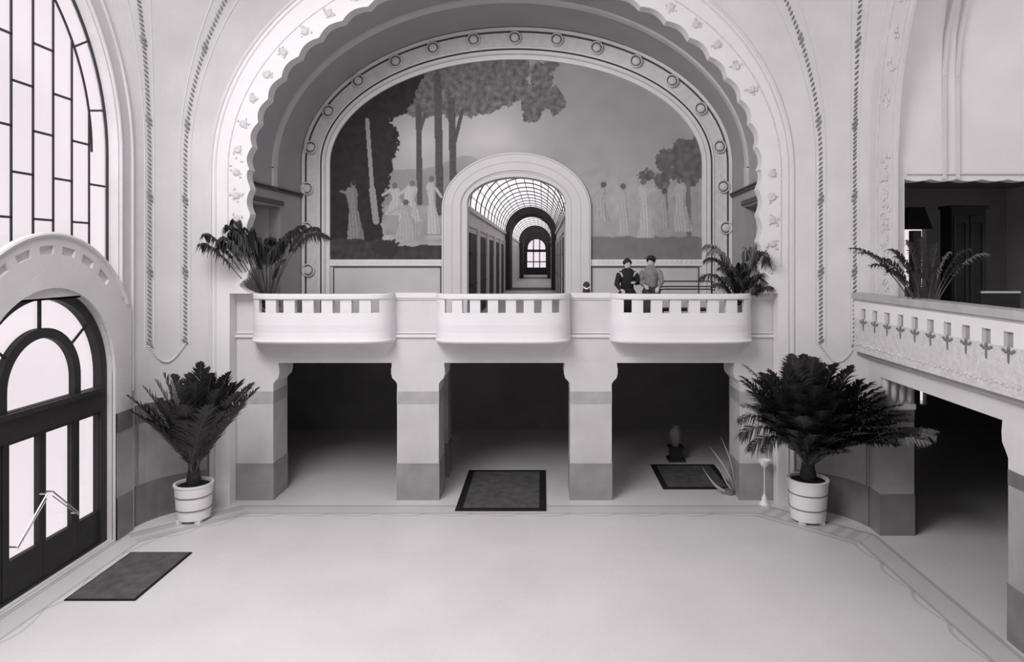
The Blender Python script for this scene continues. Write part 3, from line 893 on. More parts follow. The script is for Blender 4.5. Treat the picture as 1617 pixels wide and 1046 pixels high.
mb = MB(); mb.tube([(XR, 12.72, 3.3), (XR, 12.72, WZ)]+[(XR, y, z) for y, z in arc(RC, WZ, RA, RB_, 0, PI, 60)[1:]]+[(XR, RC-RA, 3.3)], .03, 8)
mb.build('edge_moulding', PLASTER, ra, True)
mb = MB(); mb.box(XR, XR+.3, -4, RC-RA, 0, 12)
struct(mb, 'wall_right', PLASTER, label='plain pale wall to the right, out of view')
# end wall of right gallery facing the hall (its doorway shows dark)
YE = 11.9
mb = MB()
mb.plate([(XR+.051, GZ), (11.0, GZ), (11.0, 12), (XR+.051, 12)], [[(XR+.22, GZ+.02), (10.6, GZ+.02), (10.6, 6.25)]+[(10.6-(10.6-XR-.22)*i/80, 6.25-.035*abs(math.sin(i*PI/8))) for i in range(1, 81)]], fXZ, YE, YE+.25)
struct(mb, 'wall_gallery_end', VAULT_R, label='bright end wall of the right gallery above its dark doorway')
mb = MB()
for x in (XX(1490, YE), XX(1511, YE)):
    mb.box(x-.03, x+.03, YE-.04, YE, 6.25, 8.0)
    mb.tube([(x, YE-.02, 8.0), (x+.03, YE-.05, 8.7), (x+.12, YE-.1, 9.3), (x+.3, YE-.2, 10)], .035, 6)
mb.box(XR+.26, 11, YE-.03, YE, 6.33, 6.36)
struct(mb, 'trim_21', PLASTER, label='double rib and fillet on the bright gallery end wall', cat='moulding')
mb = MB(); mb.box(11.0, 11.2, 2, 20, GZ, 12)
struct(mb, 'wall_gallery_outer', VAULT_R, label='outer wall of the right gallery')
mb = MB(); mb.box(XR-.1, 11.2, 2, 20, GZ-.2, GZ-.02)
struct(mb, 'floor_gallery_right', CORRF, label='floor slab of the right gallery', cat='floor')
# dark room behind the doorway
mb = MB()
hw_ = [[(XX(1424, 16.5), ZZ(400, 16.5)), (XX(1464, 16.5), ZZ(400, 16.5)), (XX(1464, 16.5), ZZ(345, 16.5)), (XX(1424, 16.5), ZZ(345, 16.5))]]
hw_ = [[(XX(1424, 16.5), GZ+.9), (XX(1463, 16.5), GZ+.9), (XX(1463, 16.5), ZZ(350, 16.5)), (XX(1424, 16.5), ZZ(350, 16.5))]]
mb.plate([(XR+.3, GZ), (11, GZ), (11, 6.6), (XR+.3, 6.6)], hw_, fXZ, 16.5, 16.7)
mb.box(XR+.2, XR+.3, YE+.25, 16.5, GZ, 6.6)
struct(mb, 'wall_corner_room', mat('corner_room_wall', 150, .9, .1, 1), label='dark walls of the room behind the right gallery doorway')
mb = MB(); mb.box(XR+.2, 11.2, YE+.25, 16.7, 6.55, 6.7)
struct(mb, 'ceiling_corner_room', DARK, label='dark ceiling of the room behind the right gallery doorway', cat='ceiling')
e = empty('window_4', (XX(1444, 16.5), 16.6, GZ), 'bright narrow window behind the dark column in the right gallery room', 'window', kind='structure')
mb = MB(); mb.box(XX(1422, 16.6), XX(1465, 16.6), 16.6, 16.61, GZ+.5, 5.9); mb.build('pane', GLASS, e)
cx_ = XX(1445, 15.2)
e = empty('column', (cx_, 15.2, GZ), 'dark column with a flared capital in front of the bright narrow window', 'column')
mb = MB(); mb.box(cx_-.085, cx_+.085, 15.1, 15.3, GZ, 5.5); mb.build('shaft', DARK, e)
mb = MB(); z0, z1 = ZZ(362, 15.2), ZZ(328, 15.2)
mb.add([(cx_-.28, 15.0, z0), (cx_+.28, 15.0, z0), (cx_+.28, 15.4, z0), (cx_-.28, 15.4, z0), (cx_-.2, 15.05, z1), (cx_+.13, 15.05, z1), (cx_+.13, 15.35, z1), (cx_-.2, 15.35, z1)],
       [(3,2,1,0), (4,5,6,7), (0,1,5,4), (1,2,6,5), (2,3,7,6), (3,0,4,7)]); mb.build('capital', CORRD, e)
x_ = XX(1525, 14)
e = empty('dark_cabinet', (x_, 14.0, GZ-.02), 'tall dark cabinet standing in the room behind the right gallery doorway', 'cabinet')
mb = MB(); mb.box(x_-.34, x_+.34, 13.9, 14.3, GZ-.02, ZZ(330, 14)); mb.box(x_-.38, x_+.38, 13.86, 14.32, ZZ(330, 14), ZZ(325, 14)); mb.build('body', FRAME, e)
mb = MB()
for s_ in (-1, 1):
    a, b = sorted((x_+s_*.02, x_+s_*.31)); mb.plate([(a, GZ+.1), (b, GZ+.1), (b, 5.75), (a, 5.75)], [[(a+.06, GZ+.2), (b-.06, GZ+.2), (b-.06, 5.6), (a+.06, 5.6)]], fXZ, 13.87, 13.9)
mb.build('door', CORRD, e)
# bench rail line
e = empty('wall_bench', (XX(1575, 12.9), 12.9, GZ-.02), 'dark bench with thin pale top rail beyond the right gallery doorway', 'bench')
mb = MB(); xa, xb = XX(1550, 12.9), XX(1612, 12.9); mb.box(xa, xb, 12.9, 12.94, 4.25, 4.29); mb.build('top_rail', MAR_L, e)
mb = MB(); mb.box(xa, xb, 12.92, 12.96, GZ+.5, 4.25); mb.box(xa, xb, 12.5, 12.92, GZ+.42, GZ+.5); mb.build('seat', FRAME, e)
for x in (xa+.04, xb-.04):
    for y in (12.53, 12.9): mb = MB(); mb.box(x-.03, x+.03, y-.02, y+.04, GZ-.02, GZ+.43); mb.build('leg', FRAME, e)

# right parapet
XP = 5.75
rp = empty('gallery_parapet', (XP, 9.0, 3.2), 'long carved parapet of the right-hand gallery with slots and leaf ornament', 'parapet')
Y0p, Y1p = 4.2, 12.86
mb = MB(); mb.box(XP-.05, XP+.28, Y0p, Y1p, 4.155, 4.265); mb.box(XP-.02, XP+.2, Y0p, Y1p, 4.12, 4.155); mb.build('rail', MAR_T, rp)
slots = [12.49+.43]+[12.49-.433*k for k in range(0, 19)]
mb = MB()
mb.box(XP, XP+.16, Y0p, Y1p, 3.34, 3.80)
mb.build('parapet_panel', ORN, rp)
sw = .18
prev = Y1p
for s_ in slots[1:]+[Y0p-.075]:
    mb = MB(); mb.box(XP-.005, XP+.15, s_+sw/2, prev, 3.80, 3.99); prev = s_-sw/2; mb.build('baluster', WHITE, rp)
mb = MB(); mb.box(XP-.005, XP+.15, Y0p, Y1p, 3.99, 4.12); mb.build('upper_band', WHITE, rp)
mb = MB(); mb.box(XP+.05, XP+.10, Y0p, Y1p, 3.79, 4.0); mb.build('slot_shade_sheet', mat('slot_shade_grey', 150, .85, .1, 5), rp)  # grey sheet added to imitate the dimness through the open slots
mb = MB()
for s_ in slots[1:]:
    # hanging leaf below each slot
    for k, (dy, dz, ly, lz) in enumerate(((0, -.11, .016, .09), (-.05, -.05, .045, .022), (.05, -.05, .045, .022), (-.10, -.03, .03, .02), (.10, -.03, .03, .02), (0, -.01, .03, .03))):
        mb.ball((XP-.002, s_+dy, 3.79+dz), .02, ly, lz, 8, 5)
mb.build('leaf_ornament', mat('leaf_relief', 120, .85, .15, 12), rp, True)
mb = MB()
mb.box(XP-.02, XP+.2, Y0p, Y1p, 3.20, 3.25)
y = Y0p
while y < Y1p: mb.ball((XP-.005, y, 3.33+.012*math.sin(y*40)), .03, .045, .03, 6, 4); y += .105
mb.box(XP-.01, XP+.2, Y0p, Y1p, 3.25, 3.34)
mb.build('lower_border', ORN, rp, True)
mb = MB(); pts = [(XP+.02, 3.2), (XR+.02, 3.2), (XR+.02, 3.08), (XP+.14, 3.14)]
mb.plate([(x, z) for x, z in pts], [], lambda u, v, d: (u, d, v), Y0p, Y1p-.1); mb.build('cove', PLASTER, rp)
# right arcade fascia and piers
mb = MB(); mb.box(XR, XR+.6, Y0p, 12.8, 2.80, 3.3)
struct(mb, 'wall_arcade_right', PLASTER, label='pale beam over the right arcade opening')
def rpier(y0, y1, name_label, flutes):
    e = empty('arcade_pier', (XR, (y0+y1)/2, 0), name_label, 'pier', 'piers of the right arcade')
    mb = MB(); mb.box(XR-.01, XR+.61, y0-.01, y1+.01, 0, .73); mb.build('base', MARD_B, e)
    mb = MB(); mb.box(XR, XR+.6, y0, y1, .73, 2.0); mb.build('shaft', MARD_L, e)
    mb = MB(); mb.box(XR-.004, XR+.604, y0-.004, y1+.004, 2.0, 2.2); mb.build('marble_band', MARD_T, e)
    mb = MB()
    R_ = [(0, 2.2), (0, 2.34), (.05, 2.42), (.12, 2.52), (.13, 2.66), (.11, 2.8)]
    if flutes: L = [(y1, 2.2)]+[(y1, 2.8)]+[(y0-0, z) for o, z in R_[::-1]]
    else: L = [(y1+o, z) for o, z in R_]+[(y0, 2.8), (y0, 2.2)]
    mb.plate(L, [], fYZ, XR, XR+.6); mb.build('capital', PLASTER, e)
    if flutes:
        mb = MB()
        for k in range(4):
            x = XR+.09+.14*k; mb.tube([(x, y0-.02, 2.36), (x, y0-.03, 2.42), (x, y0-.03, 2.8)], [.02, .05, .05], 8)
        mb.box(XR, XR+.6, y0-.06, y0, 2.24, 2.33)
        mb.build('fluted_bracket', PLASTER, e, True)
rpier(12.3, 12.82, 'marble pier with a fluted bracket, right of the large palm', True)
rpier(7.6, 8.92, 'pier at the extreme right edge, with a scrolled bracket', False)

# ---- ceiling, front wall
mb = MB(); mb.box(-9, 12, -4, 18, 12, 12.2)
struct(mb, 'ceiling', PLASTER, label='hall ceiling above the arches', cat='ceiling')
mb = MB(); mb.box(-9, 16, -4.2, -4, 0, 12)
struct(mb, 'wall_front', PLASTER, label='wall behind the viewpoint')
# blocking masses outside the arches
mb = MB(); mb.box(-8.1, -7.6, 13.4, 20, 0, 12); mb.box(-8.6, XX(330, YA)-.2, YB+.5, YM+.5, GZ, 12)
mb.box(5.2, 6.1, 14.9, 20, GZ, 12)
mb.plate([(-9, GZ), (6.2, GZ), (6.2, 12), (-9, 12)], [[(MCX-MA-.2, GZ+.01), (MCX+MA+.2, GZ+.01), (MCX+MA+.2, MZ)]+arc(MCX, MZ, MA+.2, MBB+.2, 0, PI, 40)[1:-1]+[(MCX-MA-.2, MZ)]], fXZ, YM+.1, YM+.3)
struct(mb, 'wall_outer', DARK, label='outer masonry around the gallery')

# ================================================================== FURNISHINGS
def mat_rug(xa0, xa1, y0, y1, name, label, border=.10):
    e = empty(name, ((xa0+xa1)/2, (y0+y1)/2, 0), label, 'rug')
    mb = MB(); mb.box(xa0, xa1, y0, y1, .001, .018); mb.build('border', RUGD, e)
    mb = MB(); mb.box(xa0+border, xa1-border, y0+border, y1-border, .018, .024); mb.build('field', RUG, e)
mat_rug(-1.70, .07, 13.48, 16.05, 'floor_rug', 'large dark rectangular rug in the middle arcade opening', .14)
mat_rug(-6.84, -5.82, 9.95, 11.57, 'floor_rug', 'grey doormat on the floor in front of the left glazed door', .03)
mat_rug(2.55, 4.05, 14.75, 16.5, 'floor_rug', 'dark rug in the rightmost arcade opening', .12)

# ---- palms
def frond(mb, b, tip, lift, leaf, n=34, wid=.018, droop=.35, rach=.012, splay=1.0, rnd=None, start=.25, mi=0, bend=None):
    rnd = rnd or random
    b = Vector(b); tip = Vector(tip)
    c = (b*.45+tip*.55)+Vector((0, 0, lift))
    if bend is not None: c = c+Vector(bend)
    pt = lambda t: b*(1-t)**2+c*2*t*(1-t)+tip*t*t
    mb.tube([pt(i/14) for i in range(15)], [rach*(1-.8*i/14) for i in range(15)], 5, mi=1)
    for i in range(n):
        t = start+(1-start)*(i+.5)/n
        p = pt(t); tg = (pt(min(1, t+.02))-pt(max(0, t-.02))).normalized()
        sd = tg.cross(Vector((0, 0, 1)))
        if sd.length < .15: sd = tg.cross(Vector((0, -1, 0)))
        sd.normalize(); up = sd.cross(tg).normalized()
        env = math.sin(PI*min(1, (t-start)/(1-start)*.86+.14))**.6
        L = leaf*env*rnd.uniform(.8, 1.12)
        for s in (-1, 1):
            d = (sd*s*splay*rnd.uniform(.75, 1.05)+tg*rnd.uniform(.65, .95)+up*rnd.uniform(.05, .35)).normalized()
            q1 = p+d*L*.5; q2 = p+d*L+Vector((0, 0, -droop*L*rnd.uniform(.6, 1.2)))
            w = d.cross(up).normalized()*wid
            mb.add([p-w*.4, p+w*.4, q1-w+Vector((0, 0, -.0)), q1+w, q2], [(0, 1, 3, 2), (2, 3, 4)], mi)

def tub(e, c, r0, r1, h, hoops=2, foot=True):
    mb = MB(); prof = [(r0*.93, .05), (r0, .06), (r1, h-.03), (r1+.015, h-.03), (r1+.015, h), (r1-.03, h), (r1-.035, h-.08), (0, h-.08)]
    mb.lathe([(0, .05)]+prof, c, 40); t = mb.build('tub', POT, e, True)
    for k in range(hoops):
        z = .05+h*(.28+.34*k); r = r0+(r1-r0)*(z/h)
        m2 = MB(); m2.tube([(c[0]+(r+.004)*math.cos(a), c[1]+(r+.004)*math.sin(a), c[2]+z) for a in [2*PI*i/40 for i in range(40)]], .011, 6, closed=True); m2.build('hoop', HOOP, t, True)
    if foot:
        for k in range(4):
            a = PI/4+k*PI/2; m2 = MB(); m2.box(c[0]+r0*.8*math.cos(a)-.05, c[0]+r0*.8*math.cos(a)+.05, c[1]+r0*.8*math.sin(a)-.05, c[1]+r0*.8*math.sin(a)+.05, c[2], c[2]+.06); m2.build('foot', POT, t)
    mb = MB(); mb.lathe([(0, h-.075), (r1-.036, h-.075), (r1-.05, h-.045), (r1*.4, h-.02), (0, h-.01)], c, 24); mb.build('soil', SOIL, e, True)

# left floor palm
c0 = P(306, 0, 13.05); c0 = Vector((c0.x, 13.05, 0))
e = empty('potted_palm', c0, 'bushy fan-shaped palm in a white hooped tub near the left door', 'plant')
tub(e, c0, .29, .335, .70)
bs = c0+Vector((0, 0, .66))
mb = MB(); mb.lathe([(.10, 0), (.13, .08), (.11, .2), (.09, .34), (.05, .45)], bs, 14); mb.build('trunk', FIBRE, e, True)
rr = random.Random(11)
tips = [(200,625,12.2),(205,650,12.25),(225,610,12.5),(245,600,12.7),(258,590,12.9),(275,592,12.6),(300,590,13.2),(318,572,13.0),(335,590,12.7),(330,580,13.1),(352,595,12.9),(362,588,12.6),(385,600,12.9),(400,605,12.5),(410,612,12.9),(375,620,12.3),(345,615,12.2),(310,605,12.2),(280,610,12.1),(250,630,12.0),(222,660,12.1),(240,670,12.3),(385,640,12.6),(290,640,11.9),(330,640,11.9),(265,650,12.5),(355,650,12.4),(300,620,12.6),(230,640,12.7),(370,605,12.4),(320,660,12.2),(292,665,12.1)]
for i, (tx, ty, tY) in enumerate(tips):
    tp = P(tx, ty, tY); mb = MB()
    b = bs+Vector((rr.uniform(-.07, .07), rr.uniform(-.07, .07), .25))
    frond(mb, b, tp, .10, .40, n=54, wid=.019, droop=.12, splay=.7, rnd=rr, start=.10, bend=((306-tx)*.0006, 0, .05))
    mb.build('frond', [LEAF, STALK], e)
mb = MB(); frond(mb, bs+Vector((0, -.05, .2)), P(270, 600, 12.0), .1, .1, n=20, wid=.014, droop=.1, splay=.5, rnd=rr, start=.6); mb.build('frond', [LEAFP, LEAFP], e)

# right floor palm
c1 = Vector((XX(1276, 13.0), 13.0, 0))
e = empty('potted_palm', c1, 'very large spreading palm in a white hooped tub beside the right arcade', 'plant')
tub(e, c1, .31, .36, .80)
bs = c1+Vector((0, 0, .75))
mb = MB(); mb.lathe([(.11, 0), (.15, .1), (.12, .26), (.10, .4), (.05, .55)], bs, 14); mb.build('trunk', FIBRE, e, True)
tips = [(1170,595,12.9),(1180,640,12.6),(1192,600,12.7),(1205,590,12.5),(1215,585,12.9),(1250,560,12.6),(1268,560,12.9),(1285,565,12.5),(1300,575,12.8),(1318,575,12.4),(1335,585,12.6),(1345,578,12.2),(1360,600,12.2),
        (1378,605,12.0),(1390,612,11.9),(1395,640,11.7),(1420,650,11.6),(1435,665,11.5),(1430,690,11.5),(1405,680,11.6),(1380,660,11.8),(1350,640,12.0),(1320,620,12.0),(1290,610,11.9),(1255,610,12.0),(1225,620,12.1),(1200,640,12.0),
        (1230,650,11.9),(1260,640,11.8),(1300,650,11.7),(1340,670,11.7),(1375,690,11.8),(1330,690,12.0),(1250,680,12.1),(1290,680,12.0),(1370,630,12.2),(1395,620,12.1),(1415,670,11.8),(1310,600,12.6),(1240,600,12.6),
        (1240,575,12.8),(1185,620,12.4),(1210,650,12.2),(1400,660,11.5),(1385,675,11.4),(1345,655,11.5)]
tips += [(x+rr.uniform(-14, 14), y+rr.uniform(6, 26), d-.1) for x, y, d in tips[::2]]+[(1425, 640, 11.8), (1438, 655, 11.6), (1442, 680, 11.4), (1415, 695, 11.4), (1390, 700, 11.5), (1360, 700, 11.6), (1200, 665, 12.3)]
for i, (tx, ty, tY) in enumerate(tips):
    tp = P(tx, ty, tY); mb = MB()
    b = bs+Vector((rr.uniform(-.08, .08), rr.uniform(-.08, .08), .3))
    far = abs(tx-1276)/150
    frond(mb, b, tp, .12+.25*far, .50, n=56, wid=.021, droop=.25, splay=.85, rnd=rr, start=.12)
    mb.build('frond', [LEAF, STALK], e)
for tx, ty, tY, lf in ((1168,690,12.6,.36),(1182,712,12.5,.3),(1165,665,12.7,.3),(1205,715,12.3,.25)):
    mb = MB(); frond(mb, bs+Vector((-.05, -.05, .3)), P(tx, ty, tY), .75, lf, n=34, wid=.016, droop=.9, splay=.7, rnd=rr, start=.4); mb.build('frond', [LEAF, STALK], e)
for tx, ty, tY, lf in ((1172,575,12.9,.2),(1168,640,12.5,.2),(1478,690,11.4,.3),(1470,700,11.2,.3),(1482,682,11.6,.25)):
    mb = MB(); frond(mb, bs+Vector((-.03, -.05, .35)), P(tx, ty, tY), .45, lf, n=26, wid=.022, droop=.6, splay=.6, rnd=rr, start=.6); mb.build('frond', [LEAFP, STALK], e)

def gallery_pot(e, c, r=.22, h=.5):
    mb = MB(); mb.lathe([(0, 0), (r*.8, 0), (r, h-.05), (r+.02, h-.05), (r+.02, h), (r-.03, h), (r-.04, h-.06), (0, h-.06)], c, 28); mb.build('pot', MARD_L, e, True)
    mb = MB(); mb.lathe([(0, h-.058), (r-.05, h-.058), (0, h-.02)], c, 20); mb.build('soil', SOIL, e, True)
# gallery palm left
c2 = Vector((XX(423, 14.6), 14.6, GZ))
e = empty('gallery_palm', c2, 'dark drooping palm on the gallery behind the left end of the parapet', 'plant')
gallery_pot(e, c2, .24, .55)
bs = c2+Vector((0, 0, .5))
for tx, ty, tY, lift, lf in ((316,388,13.3,.55,.26),(322,372,13.4,.6,.24),(350,385,13.4,.75,.28),(362,362,13.6,.7,.3),(372,352,13.9,.7,.3),(348,392,13.5,.7,.24),(395,370,14.0,.8,.3),(405,385,14.2,.7,.28),(385,380,13.9,.7,.3),(420,395,14.3,.6,.26),(440,395,14.3,.6,.25),
                             (455,380,14.3,.6,.28),(470,365,14.4,.6,.28),(482,357,14.4,.6,.22),(505,362,14.3,.7,.26),(521,376,14.2,.85,.24),(450,410,14.2,.3,.16),(400,400,14.1,.5,.2),(375,368,13.7,.75,.3),(430,385,14.4,.7,.3),(368,378,13.6,.8,.3)):
    mb = MB(); frond(mb, bs+Vector((rr.uniform(-.05, .05), 0, 0)), P(tx, ty, tY), lift*1.3, lf, n=48, wid=.02, droop=1.2, splay=.6, rnd=rr, start=.42, bend=(.12 if tx < 400 else 0, -1.0 if tx < 400 else -.2, 0))
    mb.build('frond', [LEAF, STALK], e)
# gallery palm right
c3 = Vector((XX(1165, 14.75), 14.75, GZ))
e = empty('gallery_palm', c3, 'arching pale-leaved palm on the gallery at the right end of the parapet', 'plant')
gallery_pot(e, c3, .26, .62)
bs = c3+Vector((0, 0, .58))
for tx, ty, tY, lift, lf, mt in ((1208,415,13.7,1.0,.3,LEAF),(1206,400,14.3,1.25,.34,LEAFP),(1112,392,14.3,.75,.3,LEAFP),(1120,400,14.2,.7,.3,LEAFP),(1113,412,14.2,.6,.28,LEAF),(1103,442,14.0,.6,.24,LEAF),(1135,425,14.1,.4,.26,LEAF),(1200,440,13.9,.5,.25,LEAF),
                                 (1215,458,13.9,.35,.22,LEAF),(1180,400,14.2,.7,.3,LEAFP),(1190,420,14.0,.6,.3,LEAFP),(1150,425,14.0,.35,.3,LEAF),(1170,420,14.0,.4,.3,LEAF),(1140,440,13.9,.25,.3,LEAF),(1185,440,13.9,.3,.3,LEAF),(1125,450,13.9,.3,.2,LEAF),
                                 (1160,440,13.8,.2,.3,LEAF),(1195,452,13.8,.25,.22,LEAF)):
    mb = MB(); frond(mb, bs+Vector((rr.uniform(-.08, .08), -.05, 0)), P(tx, ty, tY), lift, lf, n=40, wid=.017, droop=.9, splay=.6, rnd=rr, start=.3, bend=(0, -.3 if tx < 1195 else -.8, 0))
    mb.build('frond', [mt, STALK], e)
# palm on right gallery
c4 = Vector((XX(1462, 11.0), 11.0, GZ-.02))
e = empty('gallery_palm', c4, 'feathery palm standing behind the right-hand gallery parapet', 'plant')
gallery_pot(e, c4, .22, .6)
bs = c4+Vector((0, 0, .56))
for tx, ty, tY, lift, lf, mt in ((1340,392,10.6,.55,.22,LEAF),(1352,400,10.6,.6,.2,LEAF),(1372,420,10.7,.55,.22,LEAF),(1390,410,10.7,.5,.24,LEAF),(1400,430,10.8,.4,.22,LEAF),(1415,405,10.9,.4,.22,LEAF),(1432,380,10.9,.3,.2,LEAF),(1455,375,11.0,.25,.2,LEAF),
                                 (1480,385,11.0,.3,.22,LEAF),(1500,400,10.9,.4,.22,LEAFP),(1530,395,10.8,.5,.22,LEAF),(1560,402,10.7,.55,.2,LEAFP),(1520,420,10.8,.4,.2,LEAF),(1475,430,10.8,.2,.2,LEAF),(1440,430,10.8,.25,.22,LEAF),(1405,395,10.9,.5,.22,LEAF)):
    mb = MB(); frond(mb, bs+Vector((rr.uniform(-.05, .05), 0, 0)), P(tx, ty, tY), lift, lf, n=28, wid=.012, droop=.6, splay=.65, rnd=rr, start=.4)
    mb.build('frond', [mt, STALK], e)

# silvery leaves arching by the right end pier
c5 = Vector((XX(1152, 14.45), 14.45, 0))
e = empty('aisle_plant', c5, 'low plant with pale arching leaves just inside the rightmost arcade opening', 'plant')
mb = MB(); mb.lathe([(0, 0), (.09, 0), (.11, .10), (.09, .10), (.085, .08), (0, .08)], c5, 24); mb.build('pot', MARD_B, e, True)
def blade(mb, b, c, t, w):
    b, c, t = Vector(b), Vector(c), Vector(t); rows = []
    for i in range(17):
        s = i/16; p = b*(1-s)**2+c*2*s*(1-s)+t*s*s; ww = w*math.sin(PI*min(1, s*.9+.08)); rows.append([p+Vector((0, 0, -ww)), p+Vector((0, -.015, 0)), p+Vector((0, 0, ww))])
    mb.strip(rows)
b0 = c5+Vector((.05, 0, .07))
for k_, (cx5, cy5, tx5, ty5) in enumerate(((1132, 782, 1108, 735), (1150, 772, 1130, 728), (1158, 752, 1120, 705), (1160, 735, 1138, 690))):
    mb = MB(); blade(mb, b0+Vector((.02*k_, 0, .02*k_)), P(cx5, cy5, 14.4), P(tx5, ty5, 14.35), .035); mb.build('leaf', LEAFW, e, True)

# ashtray stand
c6 = Vector((XX(1207, 13.85), 13.85, 0))
e = empty('ashtray_stand', c6, 'slender white floor stand with a small bowl, before the right end pier', 'stand')
mb = MB(); mb.lathe([(0, 0), (.10, 0), (.095, .03), (.055, .08), (.05, .14), (.02, .20), (.012, .24), (0, .24)], c6, 24); mb.build('base', ENAMEL, e, True)
mb = MB(); mb.lathe([(0, .22), (.011, .22), (.011, .74), (0, .74)], c6, 12); mb.build('pole', ENAMEL, e, True)
mb = MB(); mb.lathe([(0, .72), (.03, .73), (.08, .80), (.12, .86), (.125, .89), (.11, .89), (.06, .82), (0, .79)], c6, 28); mb.build('bowl', ENAMEL, e, True)

# pedestal and dim vase in the right opening
c7 = Vector((XX(1067, 16.9), 16.9, -.12))
e = empty('pedestal', c7, 'dark square pedestal deep in the rightmost arcade opening', 'pedestal')
mb = MB(); mb.box(c7.x-.2, c7.x+.2, 16.7, 17.1, 0, .06); mb.build('plinth', FRAME, e)
mb = MB(); mb.box(c7.x-.14, c7.x+.14, 16.76, 17.04, .06, .30); mb.box(c7.x-.18, c7.x+.18, 16.72, 17.08, .30, .34); mb.build('body', FRAME, e)
mb = MB(); mb.lathe([(0, .46), (.07, .46), (.09, .5), (.14, .62), (.15, .76), (.11, .88), (.07, .92), (.09, .97), (.07, .97), (.05, .92), (0, .9)], c7, 28)
o = mb.build('vase', HOOP, None, True); tag(o, 'dim grey vase on the dark pedestal in the rightmost arcade opening', 'vase')

# small dark vessel on the parapet
c8 = Vector((XX(926, 14.2), 14.2, 4.2))
e = empty('dark_vessel', c8, 'small dark rounded vessel with a pale curved band on the parapet beside the corridor arch', 'vessel')
mb = MB(); mb.lathe([(0, 0), (.075, 0), (.08, .03), (.065, .08), (.075, .14), (.06, .19), (.03, .22), (0, .225)], c8, 24); mb.build('body', IRON, e, True)
mb = MB(); mb.tube([(c8.x-.065+.13*i/10, c8.y-.078*math.sin(PI*i/10)-.01, 4.2+.13-.05*math.sin(PI*i/10)) for i in range(11)], .014, 6); mb.build('pale_band', ENAMEL, e, True)

# gallery bench behind the people
e = empty('gallery_bench', (XX(1075, 15.9), 15.9, GZ), 'low dark bench with curved tubular back rails behind the standing people', 'bench')
xa, xb = XX(1040, 15.9), XX(1128, 15.9)
for z, y in ((4.37, 16.0), (4.25, 15.98), (4.19, 15.97)):
    mb = MB(); mb.tube([(xa, y-.2, z-.1), (xa+.04, y-.08, z-.01), (xa+.14, y, z), (xb-.1, y, z), (xb, y-.1, z-.02)], .016, 6); mb.build('back_rail', IRON, e, True)
mb = MB(); mb.box(xa, xb, 15.5, 15.98, GZ+.42, GZ+.47); mb.build('seat', FRAME, e)
for x in (xa+.04, xb-.04):
    mb = MB(); mb.tube([(x, 15.99, GZ), (x, 15.99, 4.36)], .018, 6); mb.build('leg', IRON, e)
    mb = MB(); mb.tube([(x, 15.54, GZ), (x, 15.54, GZ+.42)], .018, 6); mb.build('leg', IRON, e)

